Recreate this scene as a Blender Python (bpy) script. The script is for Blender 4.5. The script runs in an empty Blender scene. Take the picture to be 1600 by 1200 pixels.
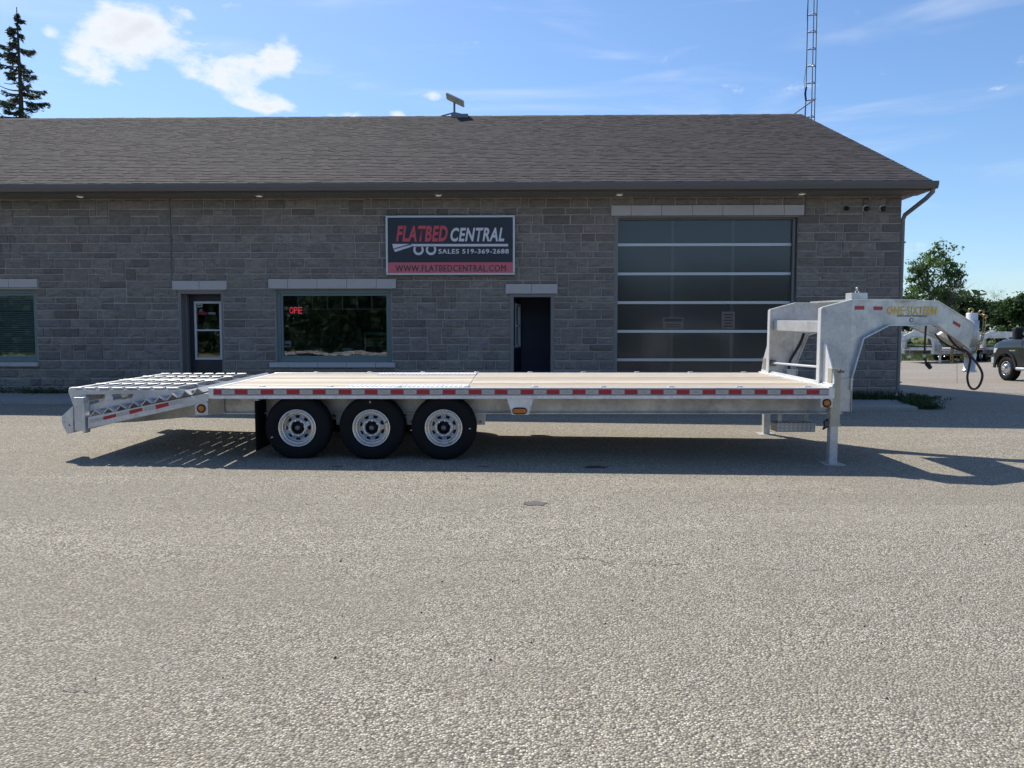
import bpy, math, random
from math import sin, cos, pi, radians, sqrt, atan, atan2, exp
from mathutils import Vector, Matrix, noise as mnoise
random.seed(7)
scene = bpy.context.scene
col = scene.collection

# ------------------------------------------------------------------ camera
FOC, CAMH = 1200.0, 1.44               # focal length in photo pixels (1600 wide), eye height
PITCH = atan(72 / 1200.0)
cam_data = bpy.data.cameras.new('camera')
cam_data.sensor_fit = 'HORIZONTAL'; cam_data.sensor_width = 36.0; cam_data.lens = 36.0 * FOC / 1600
cam_data.clip_start = 0.1; cam_data.clip_end = 5000
cam = bpy.data.objects.new('camera', cam_data); col.objects.link(cam)
cam.location = (0, 0, CAMH); cam.rotation_euler = (pi / 2 - PITCH, 0, 0)
scene.camera = cam

# ------------------------------------------------------------------ light
SUN_DIR = Vector((-0.46, 0.67, 1.0)).normalized()      # towards the sun: behind the building, to the left
SUN_EL = math.asin(SUN_DIR.z); SUN_AZ = atan2(SUN_DIR.x, SUN_DIR.y)
sd = bpy.data.lights.new('sun', 'SUN'); sd.energy = 4.2; sd.angle = radians(0.55); sd.color = (1.0, 0.94, 0.83)
sun = bpy.data.objects.new('sun', sd); col.objects.link(sun)
sun.rotation_euler = SUN_DIR.to_track_quat('Z', 'Y').to_euler(); sun.location = (-20, 30, 40)

world = bpy.data.worlds.new('World'); scene.world = world; world.use_nodes = True
wt = world.node_tree; wt.nodes.clear()
def wn(t, **kw):
    n = wt.nodes.new(t)
    for k, v in kw.items(): setattr(n, k, v)
    return n
def wm(op, a, b=None, c=None, clamp=False):
    n = wn('ShaderNodeMath', operation=op, use_clamp=clamp)
    for i, v in enumerate((a, b, c)):
        if v is None: continue
        if isinstance(v, (int, float)): n.inputs[i].default_value = v
        else: wt.links.new(v, n.inputs[i])
    return n.outputs[0]
sky = wn('ShaderNodeTexSky', sky_type='NISHITA', sun_disc=False, sun_elevation=SUN_EL, sun_rotation=SUN_AZ,
         altitude=250, air_density=1.0, dust_density=0.7, ozone_density=1.6)
geo = wn('ShaderNodeTexCoord'); sep = wn('ShaderNodeSeparateXYZ'); wt.links.new(geo.outputs['Generated'], sep.inputs[0])
dx, dy, dz = sep.outputs
AZ = wm('ARCTAN2', dx, dy); EL = wm('ARCSINE', dz)
cmb = wn('ShaderNodeCombineXYZ')
wt.links.new(wm('MULTIPLY', AZ, 1.0), cmb.inputs[0]); wt.links.new(wm('MULTIPLY', EL, 1.7), cmb.inputs[1])
def wnoise(scale, detail, rough, off, dist=0.0):
    mp = wn('ShaderNodeMapping'); mp.inputs['Location'].default_value = off
    wt.links.new(cmb.outputs[0], mp.inputs[0])
    n = wn('ShaderNodeTexNoise'); n.inputs['Scale'].default_value = scale; n.inputs['Detail'].default_value = detail
    n.inputs['Roughness'].default_value = rough; n.inputs['Distortion'].default_value = dist
    wt.links.new(mp.outputs[0], n.inputs['Vector']); return n.outputs[0]
def pix_dir(px, py):
    a = (px - 800) / FOC; b = (600 - py) / FOC
    return Vector((a, cos(PITCH) + b * sin(PITCH), -sin(PITCH) + b * cos(PITCH)))
big = wnoise(13.0, 12.0, 0.58, (3.1, 0.4, 0.0), 0.25)
big2 = wnoise(30.0, 8.0, 0.6, (5.1, 1.4, 0.0), 0.2)
broad = wnoise(1.6, 3.0, 0.5, (9.3, 2.2, 0.0))
cover = wm('MULTIPLY', wm('SUBTRACT', broad, 0.62, clamp=True), 1.4)             # scattered fair-weather cloud all round
def puff(px, py, rx, ry, amp):
    d = pix_dir(px, py).normalized(); a0 = atan2(d.x, d.y); e0 = math.asin(d.z)
    u = wm('DIVIDE', wm('SUBTRACT', AZ, a0), rx / FOC); v = wm('DIVIDE', wm('SUBTRACT', EL, e0), ry / FOC)
    r2 = wm('ADD', wm('MULTIPLY', u, u), wm('MULTIPLY', v, v))
    return wm('MULTIPLY', wm('EXPONENT', wm('MULTIPLY', r2, -1.0)), amp)
for a in [(196, 48, 62, 30, .85), (158, 96, 46, 25, .72), (118, 110, 34, 18, .42), (346, 116, 56, 21, .90), (380, 112, 36, 17, .5), (436, 84, 26, 27, .85), (415, 160, 44, 14, .95),
          (678, 152, 28, 10, .75), (535, 182, 38, 12, .9), (622, 180, 16, 8, .6), (80, 50, 13, 9, .5), (1555, 137, 28, 6, .42), (290, 20, 34, 10, .45)]:
    cover = wm('ADD', cover, puff(*a))
cover = wm('MINIMUM', cover, 0.72)
dens = wm('ADD', wm('ADD', cover, wm('MULTIPLY', wm('SUBTRACT', big, 0.5), 2.0)), wm('MULTIPLY', wm('SUBTRACT', big2, 0.5), 0.55))
mr = wn('ShaderNodeMapRange', interpolation_type='SMOOTHSTEP'); mr.inputs[1].default_value = 0.34; mr.inputs[2].default_value = 0.86
wt.links.new(dens, mr.inputs[0]); cum = mr.outputs[0]
# thin high cirrus streaks
mpc = wn('ShaderNodeMapping'); mpc.inputs['Rotation'].default_value = (0, 0, radians(24)); mpc.inputs['Scale'].default_value = (1.0, 4.0, 1.0)
wt.links.new(cmb.outputs[0], mpc.inputs[0])
ci = wn('ShaderNodeTexNoise'); ci.inputs['Scale'].default_value = 3.4; ci.inputs['Detail'].default_value = 7; ci.inputs['Distortion'].default_value = 0.5
wt.links.new(mpc.outputs[0], ci.inputs['Vector'])
mrc = wn('ShaderNodeMapRange', interpolation_type='SMOOTHSTEP'); mrc.inputs[1].default_value = 0.50; mrc.inputs[2].default_value = 0.85
wt.links.new(ci.outputs[0], mrc.inputs[0])
cir = wm('MULTIPLY', mrc.outputs[0], 0.42)
above = wn('ShaderNodeMapRange'); above.inputs[1].default_value = 0.01; above.inputs[2].default_value = 0.06; wt.links.new(EL, above.inputs[0])
alpha = wm('MULTIPLY', wm('MAXIMUM', wm('MULTIPLY', cum, 0.94), cir), above.outputs[0], clamp=True)
shade = wn('ShaderNodeMapRange'); shade.inputs[1].default_value = 0.45; shade.inputs[2].default_value = 1.15; shade.inputs[3].default_value = 1.0; shade.inputs[4].default_value = 0.78
wt.links.new(dens, shade.inputs[0])
ccol = wn('ShaderNodeMix', data_type='RGBA', blend_type='MULTIPLY'); ccol.inputs[0].default_value = 1.0
ccol.inputs[6].default_value = (7.4, 7.6, 8.0, 1)
wt.links.new(shade.outputs[0], ccol.inputs[7])
SKYMIX = wn('ShaderNodeMix', data_type='RGBA')
hs = wn('ShaderNodeHueSaturation'); hs.inputs['Saturation'].default_value = 1.05
tn = wn('ShaderNodeMix', data_type='RGBA', blend_type='MULTIPLY'); tn.inputs[0].default_value = 1.0; tn.inputs[7].default_value = (.86, .98, 1.12, 1)
wt.links.new(sky.outputs[0], tn.inputs[6]); wt.links.new(tn.outputs[2], hs.inputs['Color'])
wt.links.new(alpha, SKYMIX.inputs[0]); wt.links.new(hs.outputs[0], SKYMIX.inputs[6]); wt.links.new(ccol.outputs[2], SKYMIX.inputs[7])
bg = wn('ShaderNodeBackground'); bg.inputs[1].default_value = 0.10
wo = wn('ShaderNodeOutputWorld'); wt.links.new(SKYMIX.outputs[2], bg.inputs[0]); wt.links.new(bg.outputs[0], wo.inputs[0])

scene.view_settings.view_transform = 'Standard'; scene.view_settings.look = 'None'
scene.view_settings.exposure = 0.5; scene.view_settings.gamma = 1.0; scene.view_settings.use_curve_mapping = False
scene.render.resolution_x = 1024; scene.render.resolution_y = 768
scene.cycles.max_bounces = 8; scene.cycles.transparent_max_bounces = 12; scene.cycles.glossy_bounces = 4
scene.cycles.sample_clamp_indirect = 8.0; scene.cycles.caustics_reflective = False; scene.cycles.caustics_refractive = False

# ------------------------------------------------------------------ photo pixels -> places on known planes
T0, TS = 8.97, atan(0.0245)             # the trailer stands on a lot that falls gently away from the building
B0, BR = 16.2, atan(-0.02)              # facade plane
def TL(px, py, y):
    """pixel -> (x, z) in the trailer's own frame, on the plane y metres behind its near edge"""
    d = pix_dir(px, py); c, s = cos(TS), sin(TS)
    ly0 = -T0 * c + CAMH * s; lz0 = T0 * s + CAMH * c
    t = (y - ly0) / (d.y * c + d.z * s)
    return t * d.x, lz0 + t * (-d.y * s + d.z * c)
def BL(px, py, y=0.0):
    """pixel -> (u, z) on the facade plane, y metres behind it"""
    d = pix_dir(px, py); c, s = cos(BR), sin(BR)
    t = (y + B0 * c) / (-d.x * s + d.y * c)
    return -B0 * s + t * (d.x * c + d.y * s), CAMH + t * d.z
def lerp(a, b, t): return a + (b - a) * t
def sstep(a, b, x):
    t = min(1, max(0, (x - a) / (b - a))); return t * t * (3 - 2 * t)

# ------------------------------------------------------------------ mesh helpers
class MB:
    def __init__(s): s.v = []; s.f = []; s.sm = []
    def add(s, vs, fs, smooth=False):
        o = len(s.v); s.v += [tuple(v) for v in vs]; s.f += [tuple(i + o for i in f) for f in fs]; s.sm += [smooth] * len(fs); return s
    def box(s, x0, x1, y0, y1, z0, z1):
        return s.add([(x0,y0,z0),(x1,y0,z0),(x1,y1,z0),(x0,y1,z0),(x0,y0,z1),(x1,y0,z1),(x1,y1,z1),(x0,y1,z1)],
                     [(0,3,2,1),(4,5,6,7),(0,1,5,4),(1,2,6,5),(2,3,7,6),(3,0,4,7)])
    def bar(s, p, q, w, h, up=(0, 0, 1)):
        p, q = Vector(p), Vector(q); d = (q - p).normalized(); u = Vector(up)
        if abs(d.dot(u)) > .99: u = Vector((0, 1, 0))
        r = d.cross(u).normalized(); u = r.cross(d).normalized(); vs = []
        for e in (p, q):
            for a, b in ((-1,-1),(1,-1),(1,1),(-1,1)): vs.append(e + r * a * w / 2 + u * b * h / 2)
        return s.add(vs, [(0,1,2,3),(7,6,5,4),(0,4,5,1),(1,5,6,2),(2,6,7,3),(3,7,4,0)])
    def prism(s, poly, y0, y1, axis='y'):
        """polygon in the plane across axis, pushed from y0 to y1; y0/y1 may be functions of (a, b)"""
        n = len(poly); g = (lambda v: v if callable(v) else (lambda a, b: v)); f0, f1 = g(y0), g(y1)
        def P(a, b, y): return (a, y, b) if axis == 'y' else ((y, a, b) if axis == 'x' else (a, b, y))
        vs = [P(a, b, f0(a, b)) for a, b in poly] + [P(a, b, f1(a, b)) for a, b in poly]
        fs = [tuple(range(n)), tuple(range(2 * n - 1, n - 1, -1))]
        fs += [(i, n + i, n + (i + 1) % n, (i + 1) % n) for i in range(n)]
        return s.add(vs, fs)
    def cyl(s, p, q, r, n=12, r2=None, cap=True, smooth=True):
        p, q = Vector(p), Vector(q); d = (q - p).normalized()
        u = Vector((0, 0, 1)) if abs(d.z) < .9 else Vector((1, 0, 0))
        a = d.cross(u).normalized(); b = d.cross(a); r2 = r if r2 is None else r2; vs = []
        for e, rr in ((p, r), (q, r2)):
            vs += [e + (a * cos(2*pi*i/n) + b * sin(2*pi*i/n)) * rr for i in range(n)]
        s.add(vs, [(i, (i+1) % n, n + (i+1) % n, n + i) for i in range(n)], smooth)
        if cap: s.add(vs, [tuple(range(n-1, -1, -1)), tuple(range(n, 2*n))])
        return s
    def tube(s, pts, r, n=8, cap=True, radii=None):
        pts = [Vector(p) for p in pts]; m = len(pts); vs = []; prev = None
        for i, p in enumerate(pts):
            d = (pts[min(i+1, m-1)] - pts[max(i-1, 0)])
            d = d.normalized() if d.length > 1e-9 else Vector((0, 0, 1))
            if prev is None: a = d.cross(Vector((0, 0, 1)) if abs(d.z) < .9 else Vector((1, 0, 0))).normalized()
            else: a = (prev - d * prev.dot(d)).normalized()
            prev = a; b = d.cross(a); rr = radii[i] if radii else r
            vs += [p + (a * cos(2*pi*k/n) + b * sin(2*pi*k/n)) * rr for k in range(n)]
        fs = [(i*n + k, i*n + (k+1) % n, (i+1)*n + (k+1) % n, (i+1)*n + k) for i in range(m-1) for k in range(n)]
        s.add(vs, fs, True)
        if cap: s.add(vs, [tuple(range(n-1, -1, -1)), tuple(range((m-1)*n, m*n))])
        return s
    def lathe(s, prof, n=32, origin=(0, 0, 0), axis='y', smooth=True, close=False):
        """prof: (radius, along axis)"""
        vs = []; o = Vector(origin)
        for r, t in prof:
            for k in range(n):
                a = 2*pi*k/n
                v = Vector((r*cos(a), t, r*sin(a))) if axis == 'y' else (Vector((r*cos(a), r*sin(a), t)) if axis == 'z' else Vector((t, r*cos(a), r*sin(a))))
                vs.append(o + v)
        m = len(prof); rng = range(m if close else m - 1)
        fs = [(i*n + k, i*n + (k+1) % n, ((i+1) % m)*n + (k+1) % n, ((i+1) % m)*n + k) for i in rng for k in range(n)]
        return s.add(vs, fs, smooth)
    def quad(s, a, b, c, d): return s.add([a, b, c, d], [(0, 1, 2, 3)])
    def mesh(s, name, mat):
        m = bpy.data.meshes.new(name); m.from_pydata(s.v, [], s.f)
        m.polygons.foreach_set('use_smooth', s.sm)
        import bmesh
        bm = bmesh.new(); bm.from_mesh(m); bmesh.ops.recalc_face_normals(bm, faces=bm.faces); bm.to_mesh(m); bm.free()
        if mat: m.materials.append(mat)
        m.update(); return m
    def build(s, name, mat, parent=None, bevel=0.0, weld=False):
        m = s.mesh(name, mat)
        if weld:
            import bmesh
            bm = bmesh.new(); bm.from_mesh(m); bmesh.ops.remove_doubles(bm, verts=bm.verts, dist=1e-5); bmesh.ops.recalc_face_normals(bm, faces=bm.faces); bm.to_mesh(m); bm.free()
        return put(name, m, parent, bevel)
def put(name, mesh, parent=None, bevel=0.0):
    o = bpy.data.objects.new(name, mesh); col.objects.link(o)
    if parent: o.parent = parent
    if bevel:
        b = o.modifiers.new('bevel', 'BEVEL'); b.width = bevel; b.segments = 2; b.limit_method = 'ANGLE'; b.angle_limit = radians(35)
        b.harden_normals = False
    return o
def tag(o, label=None, cat=None, group=None, kind=None):
    if label: o['label'] = label
    if cat: o['category'] = cat
    if group: o['group'] = group
    if kind: o['kind'] = kind
    return o
def empty(name, loc=(0, 0, 0), rot=(0, 0, 0)):
    o = bpy.data.objects.new(name, None); col.objects.link(o); o.location = loc; o.rotation_euler = rot; o.empty_display_size = .2; return o
def kids(o): return [c for c in bpy.data.objects if c.parent == o]
def copy_tree(o, parent=None, skip=()):
    c = o.copy(); col.objects.link(c); c.parent = parent
    for ch in list(o.children):
        if ch.name.split('.')[0] not in skip: copy_tree(ch, c, skip)
    return c
def text_mesh(body, mat, name='lettering', width=None, height=None, shear=0.0, bold=0.0, depth=0.002, spacing=1.0):
    """flat lettering in the x-z plane, lower left corner at the origin, facing -y"""
    cu = bpy.data.curves.new('t', 'FONT'); cu.body = body; cu.shear = shear; cu.offset = bold; cu.space_character = spacing
    cu.resolution_u = 3
    o = bpy.data.objects.new('t', cu); col.objects.link(o)
    bpy.context.view_layer.update()
    dg = bpy.context.evaluated_depsgraph_get(); m = bpy.data.meshes.new_from_object(o.evaluated_get(dg))
    bpy.data.objects.remove(o); bpy.data.curves.remove(cu)
    xs = [v.co.x for v in m.vertices]; ys = [v.co.y for v in m.vertices]
    x0, x1, y0, y1 = min(xs), max(xs), min(ys), max(ys)
    sx = width / (x1 - x0) if width else None; sy = height / (y1 - y0) if height else None
    sx = sx or sy; sy = sy or sx
    for v in m.vertices: v.co = ((v.co.x - x0) * sx, -depth, (v.co.y - y0) * sy)
    m.materials.clear(); m.materials.append(mat); m.name = name
    return m
# ------------------------------------------------------------------ materials
class MT:
    """small node-graph writer"""
    def __init__(s, name):
        s.m = bpy.data.materials.new(name); s.m.use_nodes = True; s.t = s.m.node_tree
        s.p = s.t.nodes['Principled BSDF']; s.out = s.t.nodes['Material Output']; s._tc = None
    def n(s, t, **kw):
        x = s.t.nodes.new(t)
        for k, v in kw.items(): setattr(x, k, v)
        return x
    def l(s, a, b): s.t.links.new(a, b)
    def co(s, which='Object'):
        if not s._tc: s._tc = s.n('ShaderNodeTexCoord')
        return s._tc.outputs[which]
    def gpos(s): return s.n('ShaderNodeNewGeometry').outputs['Position']
    def map(s, vec, scale=(1, 1, 1), loc=(0, 0, 0), rot=(0, 0, 0)):
        m = s.n('ShaderNodeMapping'); s.l(vec, m.inputs[0]); m.inputs['Scale'].default_value = scale
        m.inputs['Location'].default_value = loc; m.inputs['Rotation'].default_value = rot; return m.outputs[0]
    def noise(s, vec, scale, detail=4, rough=.55, dist=0.0, out=0):
        n = s.n('ShaderNodeTexNoise'); s.l(vec, n.inputs['Vector']); n.inputs['Scale'].default_value = scale
        n.inputs['Detail'].default_value = detail; n.inputs['Roughness'].default_value = rough; n.inputs['Distortion'].default_value = dist
        return n.outputs[out]
    def voro(s, vec, scale, feature='F1', out='Distance', rand=1.0):
        n = s.n('ShaderNodeTexVoronoi', feature=feature); s.l(vec, n.inputs['Vector']); n.inputs['Scale'].default_value = scale
        n.inputs['Randomness'].default_value = rand; return n.outputs[out]
    def ramp(s, fac, stops, interp='LINEAR'):
        r = s.n('ShaderNodeValToRGB'); r.color_ramp.interpolation = interp; e = r.color_ramp.elements
        while len(e) < len(stops): e.new(0.5)
        for i, (p, c) in enumerate(stops):
            e[i].position = p; e[i].color = (c, c, c, 1) if isinstance(c, (int, float)) else (*c, 1)
        s.l(fac, r.inputs[0]); return r.outputs[0]
    def mix(s, fac, a, b, blend='MIX'):
        m = s.n('ShaderNodeMix', data_type='RGBA', blend_type=blend)
        for i, v in ((0, fac), (6, a), (7, b)):
            if isinstance(v, (int, float)): m.inputs[i].default_value = v if i == 0 else (v, v, v, 1)
            elif isinstance(v, tuple): m.inputs[i].default_value = (*v, 1)
            else: s.l(v, m.inputs[i])
        return m.outputs[2]
    def math(s, op, a, b=None, clamp=False):
        m = s.n('ShaderNodeMath', operation=op, use_clamp=clamp)
        for i, v in enumerate((a, b)):
            if v is None: continue
            if isinstance(v, (int, float)): m.inputs[i].default_value = v
            else: s.l(v, m.inputs[i])
        return m.outputs[0]
    def rnd(s):
        """0..1, another value for each piece, be it an object or an island of a joined mesh"""
        a = s.n('ShaderNodeObjectInfo').outputs['Random']; b = s.n('ShaderNodeNewGeometry').outputs['Random Per Island']
        return s.math('FRACT', s.math('ADD', a, b))
    def bump(s, hgt, strength=.3, dist=.01):
        b = s.n('ShaderNodeBump'); b.inputs['Strength'].default_value = strength; b.inputs['Distance'].default_value = dist
        s.l(hgt, b.inputs['Height']); s.l(b.outputs[0], s.p.inputs['Normal']); return b
    def set(s, col=None, rough=None, metal=None, spec=None):
        for k, v in (('Base Color', col), ('Roughness', rough), ('Metallic', metal), ('Specular IOR Level', spec)):
            if v is None: continue
            i = s.p.inputs[k]
            if isinstance(v, tuple): i.default_value = (*v, 1)
            elif isinstance(v, (int, float)): i.default_value = v
            else: s.l(v, i)
        return s
M = {}
def plain(name, colr, rough=.6, metal=0.0, var=.12, scale=6.0, spec=.5, bump=0.0, bscale=60):
    t = MT(name); n = t.noise(t.co(), scale, 5, .6)
    c = t.mix(n, tuple(x * (1 - var) for x in colr), tuple(min(1, x * (1 + var)) for x in colr))
    t.set(c, t.ramp(n, [(.3, max(0.02, rough - .08)), (.7, min(1, rough + .08))]), metal, spec)
    if bump: t.bump(t.noise(t.co(), bscale, 3), bump, .004)
    M[name] = t.m; return t.m

def galv(name, base, rough=.42, metal=.55, lo=.72):
    t = MT(name); g = t.gpos()
    sp = t.voro(g, 34, out='Color'); spb = t.n('ShaderNodeSeparateColor'); t.l(sp, spb.inputs[0])
    cloud = t.noise(g, 2.6, 6, .62, .3); streak = t.noise(t.map(g, (5, 5, 1.1)), 3.0, 5, .65)
    a = t.ramp(cloud, [(.3, tuple(x * lo for x in base)), (.55, base), (.8, tuple(min(1, x * 1.14) for x in base))])
    c = t.mix(.24, a, t.ramp(spb.outputs[0], [(0, .45), (1, 1.0)]), 'MULTIPLY')
    c = t.mix(t.ramp(streak, [(.55, 0.0), (.8, .35)]), c, (.30, .30, .28))
    t.set(c, t.ramp(cloud, [(.3, rough + .12), (.7, rough - .08)]), metal)
    t.bump(cloud, .05, .02); M[name] = t.m
galv('galvanised', (.70, .71, .71), .38, .34, .68)
galv('galvanised_bright', (.86, .87, .87), .36, .22, .85)
galv('galvanised_aged', (.58, .57, .54), .5, .3, .7)
galv('zinc_yellow', (.50, .48, .40), .5, .35, .8)

# deck timber
t = MT('timber'); g = t.co('Object'); r = t.rnd()
gp = t.n('ShaderNodeCombineXYZ'); t.l(t.math('MULTIPLY', r, 37.0), gp.inputs[0]); t.l(t.math('MULTIPLY', r, 91.0), gp.inputs[2])
va = t.n('ShaderNodeVectorMath', operation='ADD'); t.l(t.gpos(), va.inputs[0]); t.l(gp.outputs[0], va.inputs[1])
grain = t.noise(t.map(va.outputs[0], (1.2, 34, 34)), 2.2, 6, .6, .6); stain = t.noise(t.map(va.outputs[0], (.8, 3, 3)), 2.0, 4, .6)
c = t.ramp(grain, [(.25, (.33, .285, .23)), (.5, (.56, .505, .43)), (.75, (.70, .655, .575))])
c = t.mix(.8, c, t.ramp(r, [(0, (.48, .45, .42)), (.3, (1, .98, .95)), (.6, (.68, .62, .56)), (1, (1, .90, .78))]), 'MULTIPLY')
c = t.mix(t.ramp(stain, [(.52, 0.0), (.75, .45)]), c, (.33, .30, .27))
t.set(c, .7); t.bump(grain, .25, .003); M['timber'] = t.m

# split-faced wall stone, each stone its own shade
t = MT('stone'); g = t.gpos(); r = t.rnd()
fine = t.noise(g, 24, 7, .65); mid = t.noise(t.map(g, (1, 1, 2.4)), 5.5, 6, .65, .6)
c = t.ramp(r, [(0, (.185, .163, .148)), (.2, (.270, .240, .218)), (.4, (.325, .290, .260)), (.55, (.235, .208, .190)), (.75, (.365, .325, .286)), (.88, (.262, .238, .228)), (1, (.31, .274, .246))])
c = t.mix(t.ramp(mid, [(.34, .6), (.60, 0.0)]), c, (.13, .116, .105))
c = t.mix(t.ramp(fine, [(.35, .35), (.6, 0.0)]), c, (.15, .14, .135))
c = t.mix(t.ramp(fine, [(.56, 0.0), (.76, .45)]), c, (.42, .385, .34))
t.set(c, .9, spec=.25); t.bump(t.math('ADD', t.math('MULTIPLY', mid, 1.6), fine), .9, .025); M['stone'] = t.m
plain('mortar', (.47, .44, .405), .95, var=.18, scale=9, spec=.1, bump=.4, bscale=90)
plain('cut_stone', (.49, .465, .455), .9, var=.10, scale=7, spec=.2, bump=.25, bscale=70)
plain('concrete', (.36, .34, .31), .92, var=.16, scale=2.2, spec=.2, bump=.35, bscale=50)

# asphalt shingles
t = MT('shingle'); g = t.gpos(); r = t.rnd(); fine = t.noise(g, 60, 4, .7); blot = t.noise(g, .55, 4, .6)
c = t.ramp(r, [(0, (.032, .028, .031)), (.25, (.068, .060, .064)), (.5, (.050, .044, .047)), (.75, (.084, .073, .077)), (1, (.062, .055, .059))])
c = t.mix(t.ramp(fine, [(.35, .4), (.65, 0.0)]), c, (.035, .033, .034)); c = t.mix(t.ramp(fine, [(.62, 0.0), (.85, .4)]), c, (.20, .185, .185))
c = t.mix(t.ramp(blot, [(.4, .25), (.6, 0.0)]), c, (.07, .066, .064))
t.set(c, .93, spec=.2); t.bump(fine, .5, .004); M['shingle'] = t.m

plain('gutter_brown', (.115, .108, .104), .42, var=.1, scale=3)
plain('fascia', (.095, .09, .087), .5, var=.08, scale=3)
plain('soffit', (.25, .235, .22), .6, var=.08, scale=3)
plain('frame_taupe', (.20, .19, .18), .5, var=.08, scale=5)
plain('frame_green', (.155, .21, .205), .5, var=.08, scale=5)
plain('door_dark', (.018, .022, .035), .38, var=.15, scale=5)
plain('white_metal', (.62, .64, .66), .4, var=.05, scale=5)
plain('alu', (.56, .57, .58), .36, .55, var=.06, scale=8)
plain('alu_dull', (.30, .31, .32), .5, .3, var=.06, scale=8)
plain('rubber', (.012, .012, .0135), .8, var=.3, scale=14, spec=.2, bump=.15, bscale=150)
plain('black_plastic', (.013, .013, .015), .45, var=.15, scale=20)
plain('hose_black', (.012, .012, .014), .38, var=.15, scale=20)
plain('tape_red', (.46, .018, .035), .35, var=.10, scale=25)
plain('tape_silver', (.47, .47, .47), .32, .25, var=.08, scale=30)
plain('tape_mark', (.30, .30, .31), .4, .2, var=.05, scale=30)
plain('amber_lens', (.62, .17, .015), .22, var=.2, scale=60)
plain('rim_silver', (.74, .75, .77), .24, .85, var=.02, scale=4)
plain('disc_silver_shaded', (.50, .51, .53), .32, .8, var=.03, scale=4)  # darker than the rim to stand in for shade in the recess
plain('doorway_navy', (.045, .055, .10), .6, var=.15, scale=2)  # navy tone for the backing added in the doorway
plain('chrome', (.72, .72, .73), .12, .95, var=.04, scale=8)
plain('chain_gold', (.40, .31, .14), .4, .7, var=.2, scale=30)
plain('text_yellow', (.80, .52, .04), .45, var=.05, scale=30)
plain('text_dark', (.05, .05, .055), .5, var=.05, scale=30)
plain('sign_navy', (.016, .020, .032), .33, var=.08, scale=2)
plain('sign_red', (.62, .075, .10), .4, var=.05, scale=4)
plain('sign_band', (.62, .13, .17), .4, var=.05, scale=3)
plain('sign_white', (.66, .66, .72), .4, var=.04, scale=4)
plain('paper', (.62, .60, .56), .8, var=.05, scale=8)
plain('paper_tan', (.21, .165, .125), .8, var=.08, scale=8)
plain('cardboard', (.34, .25, .16), .85, var=.1, scale=8)
plain('green_cloth', (.03, .14, .09), .8, var=.1, scale=8)
plain('room_wall', (.24, .25, .28), .9, var=.1, scale=1)
plain('room_floor', (.09, .085, .08), .8, var=.15, scale=1)
plain('steel_grey', (.20, .20, .21), .5, .5, var=.15, scale=9)
plain('muntin', (.42, .45, .45), .5, var=.05, scale=5)
plain('blind', (.74, .79, .78), .55, var=.05, scale=5)
plain('truck_paint', (.026, .030, .036), .10, .15, var=.05, scale=3)
plain('bark', (.075, .060, .048), .95, var=.35, scale=12, spec=.1, bump=.6, bscale=40)
plain('bark_grey', (.15, .135, .12), .95, var=.3, scale=12, spec=.1, bump=.6, bscale=40)
plain('cloth_white', (.55, .55, .54), .85, var=.05, scale=8)
plain('pebble', (.05, .047, .045), .9, var=.4, scale=60)

def foliage(name, dark, mid, lite, trans=.25):
    t = MT(name); g = t.gpos(); r = t.n('ShaderNodeNewGeometry').outputs['Random Per Island']
    big = t.noise(g, .9, 3, .6)
    c = t.ramp(r, [(0, dark), (.5, mid), (1, lite)]); c = t.mix(t.ramp(big, [(.35, .5), (.65, 0.0)]), c, dark)
    t.set(c, .6, spec=.3)
    tr = t.n('ShaderNodeBsdfTranslucent'); t.l(c, tr.inputs[0]); mx = t.n('ShaderNodeMixShader'); mx.inputs[0].default_value = trans
    t.l(t.p.outputs[0], mx.inputs[1]); t.l(tr.outputs[0], mx.inputs[2]); t.l(mx.outputs[0], t.out.inputs[0]); M[name] = t.m
foliage('leaf_light', (.06, .11, .03), (.11, .19, .055), (.18, .27, .09), .6)
foliage('leaf_mid', (.032, .064, .02), (.056, .10, .032), (.09, .145, .05), .45)
foliage('leaf_dark', (.016, .036, .014), (.030, .060, .022), (.05, .085, .03), .25)
foliage('needles', (.075, .10, .085), (.125, .155, .13), (.18, .21, .175), .5)  # needle colours lightened to carry the haze
foliage('grass', (.055, .085, .022), (.10, .135, .04), (.17, .17, .07), .3)
foliage('weeds', (.03, .06, .02), (.05, .10, .03), (.09, .14, .05), .3)

# window glass: thin, tinted, reflecting
def glass(name, tint, rough=.02, body=None, amt=0.0, refl=2.4):
    t = MT(name); tr = t.n('ShaderNodeBsdfTransparent'); tr.inputs[0].default_value = (*tint, 1)
    gl = t.n('ShaderNodeBsdfGlossy'); gl.inputs[1].default_value = rough; gl.inputs[0].default_value = (.9, .95, 1, 1)
    fr = t.n('ShaderNodeFresnel'); fr.inputs[0].default_value = 1.5
    k = t.math('MULTIPLY', fr.outputs[0], refl, True)
    w = t.noise(t.gpos(), 1.1, 3, .5); t.n_b = t.n('ShaderNodeBump'); t.n_b.inputs['Strength'].default_value = .04; t.n_b.inputs['Distance'].default_value = .05
    t.l(w, t.n_b.inputs['Height']); t.l(t.n_b.outputs[0], gl.inputs['Normal'])
    base = tr.outputs[0]
    if body:
        df = t.n('ShaderNodeBsdfDiffuse'); df.inputs[0].default_value = (*body, 1)
        m0 = t.n('ShaderNodeMixShader'); m0.inputs[0].default_value = amt; t.l(base, m0.inputs[1]); t.l(df.outputs[0], m0.inputs[2]); base = m0.outputs[0]
    mx = t.n('ShaderNodeMixShader'); t.l(k, mx.inputs[0]); t.l(base, mx.inputs[1]); t.l(gl.outputs[0], mx.inputs[2]); t.l(mx.outputs[0], t.out.inputs[0])
    M[name] = t.m
glass('window_glass', (.80, .86, .86))
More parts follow.
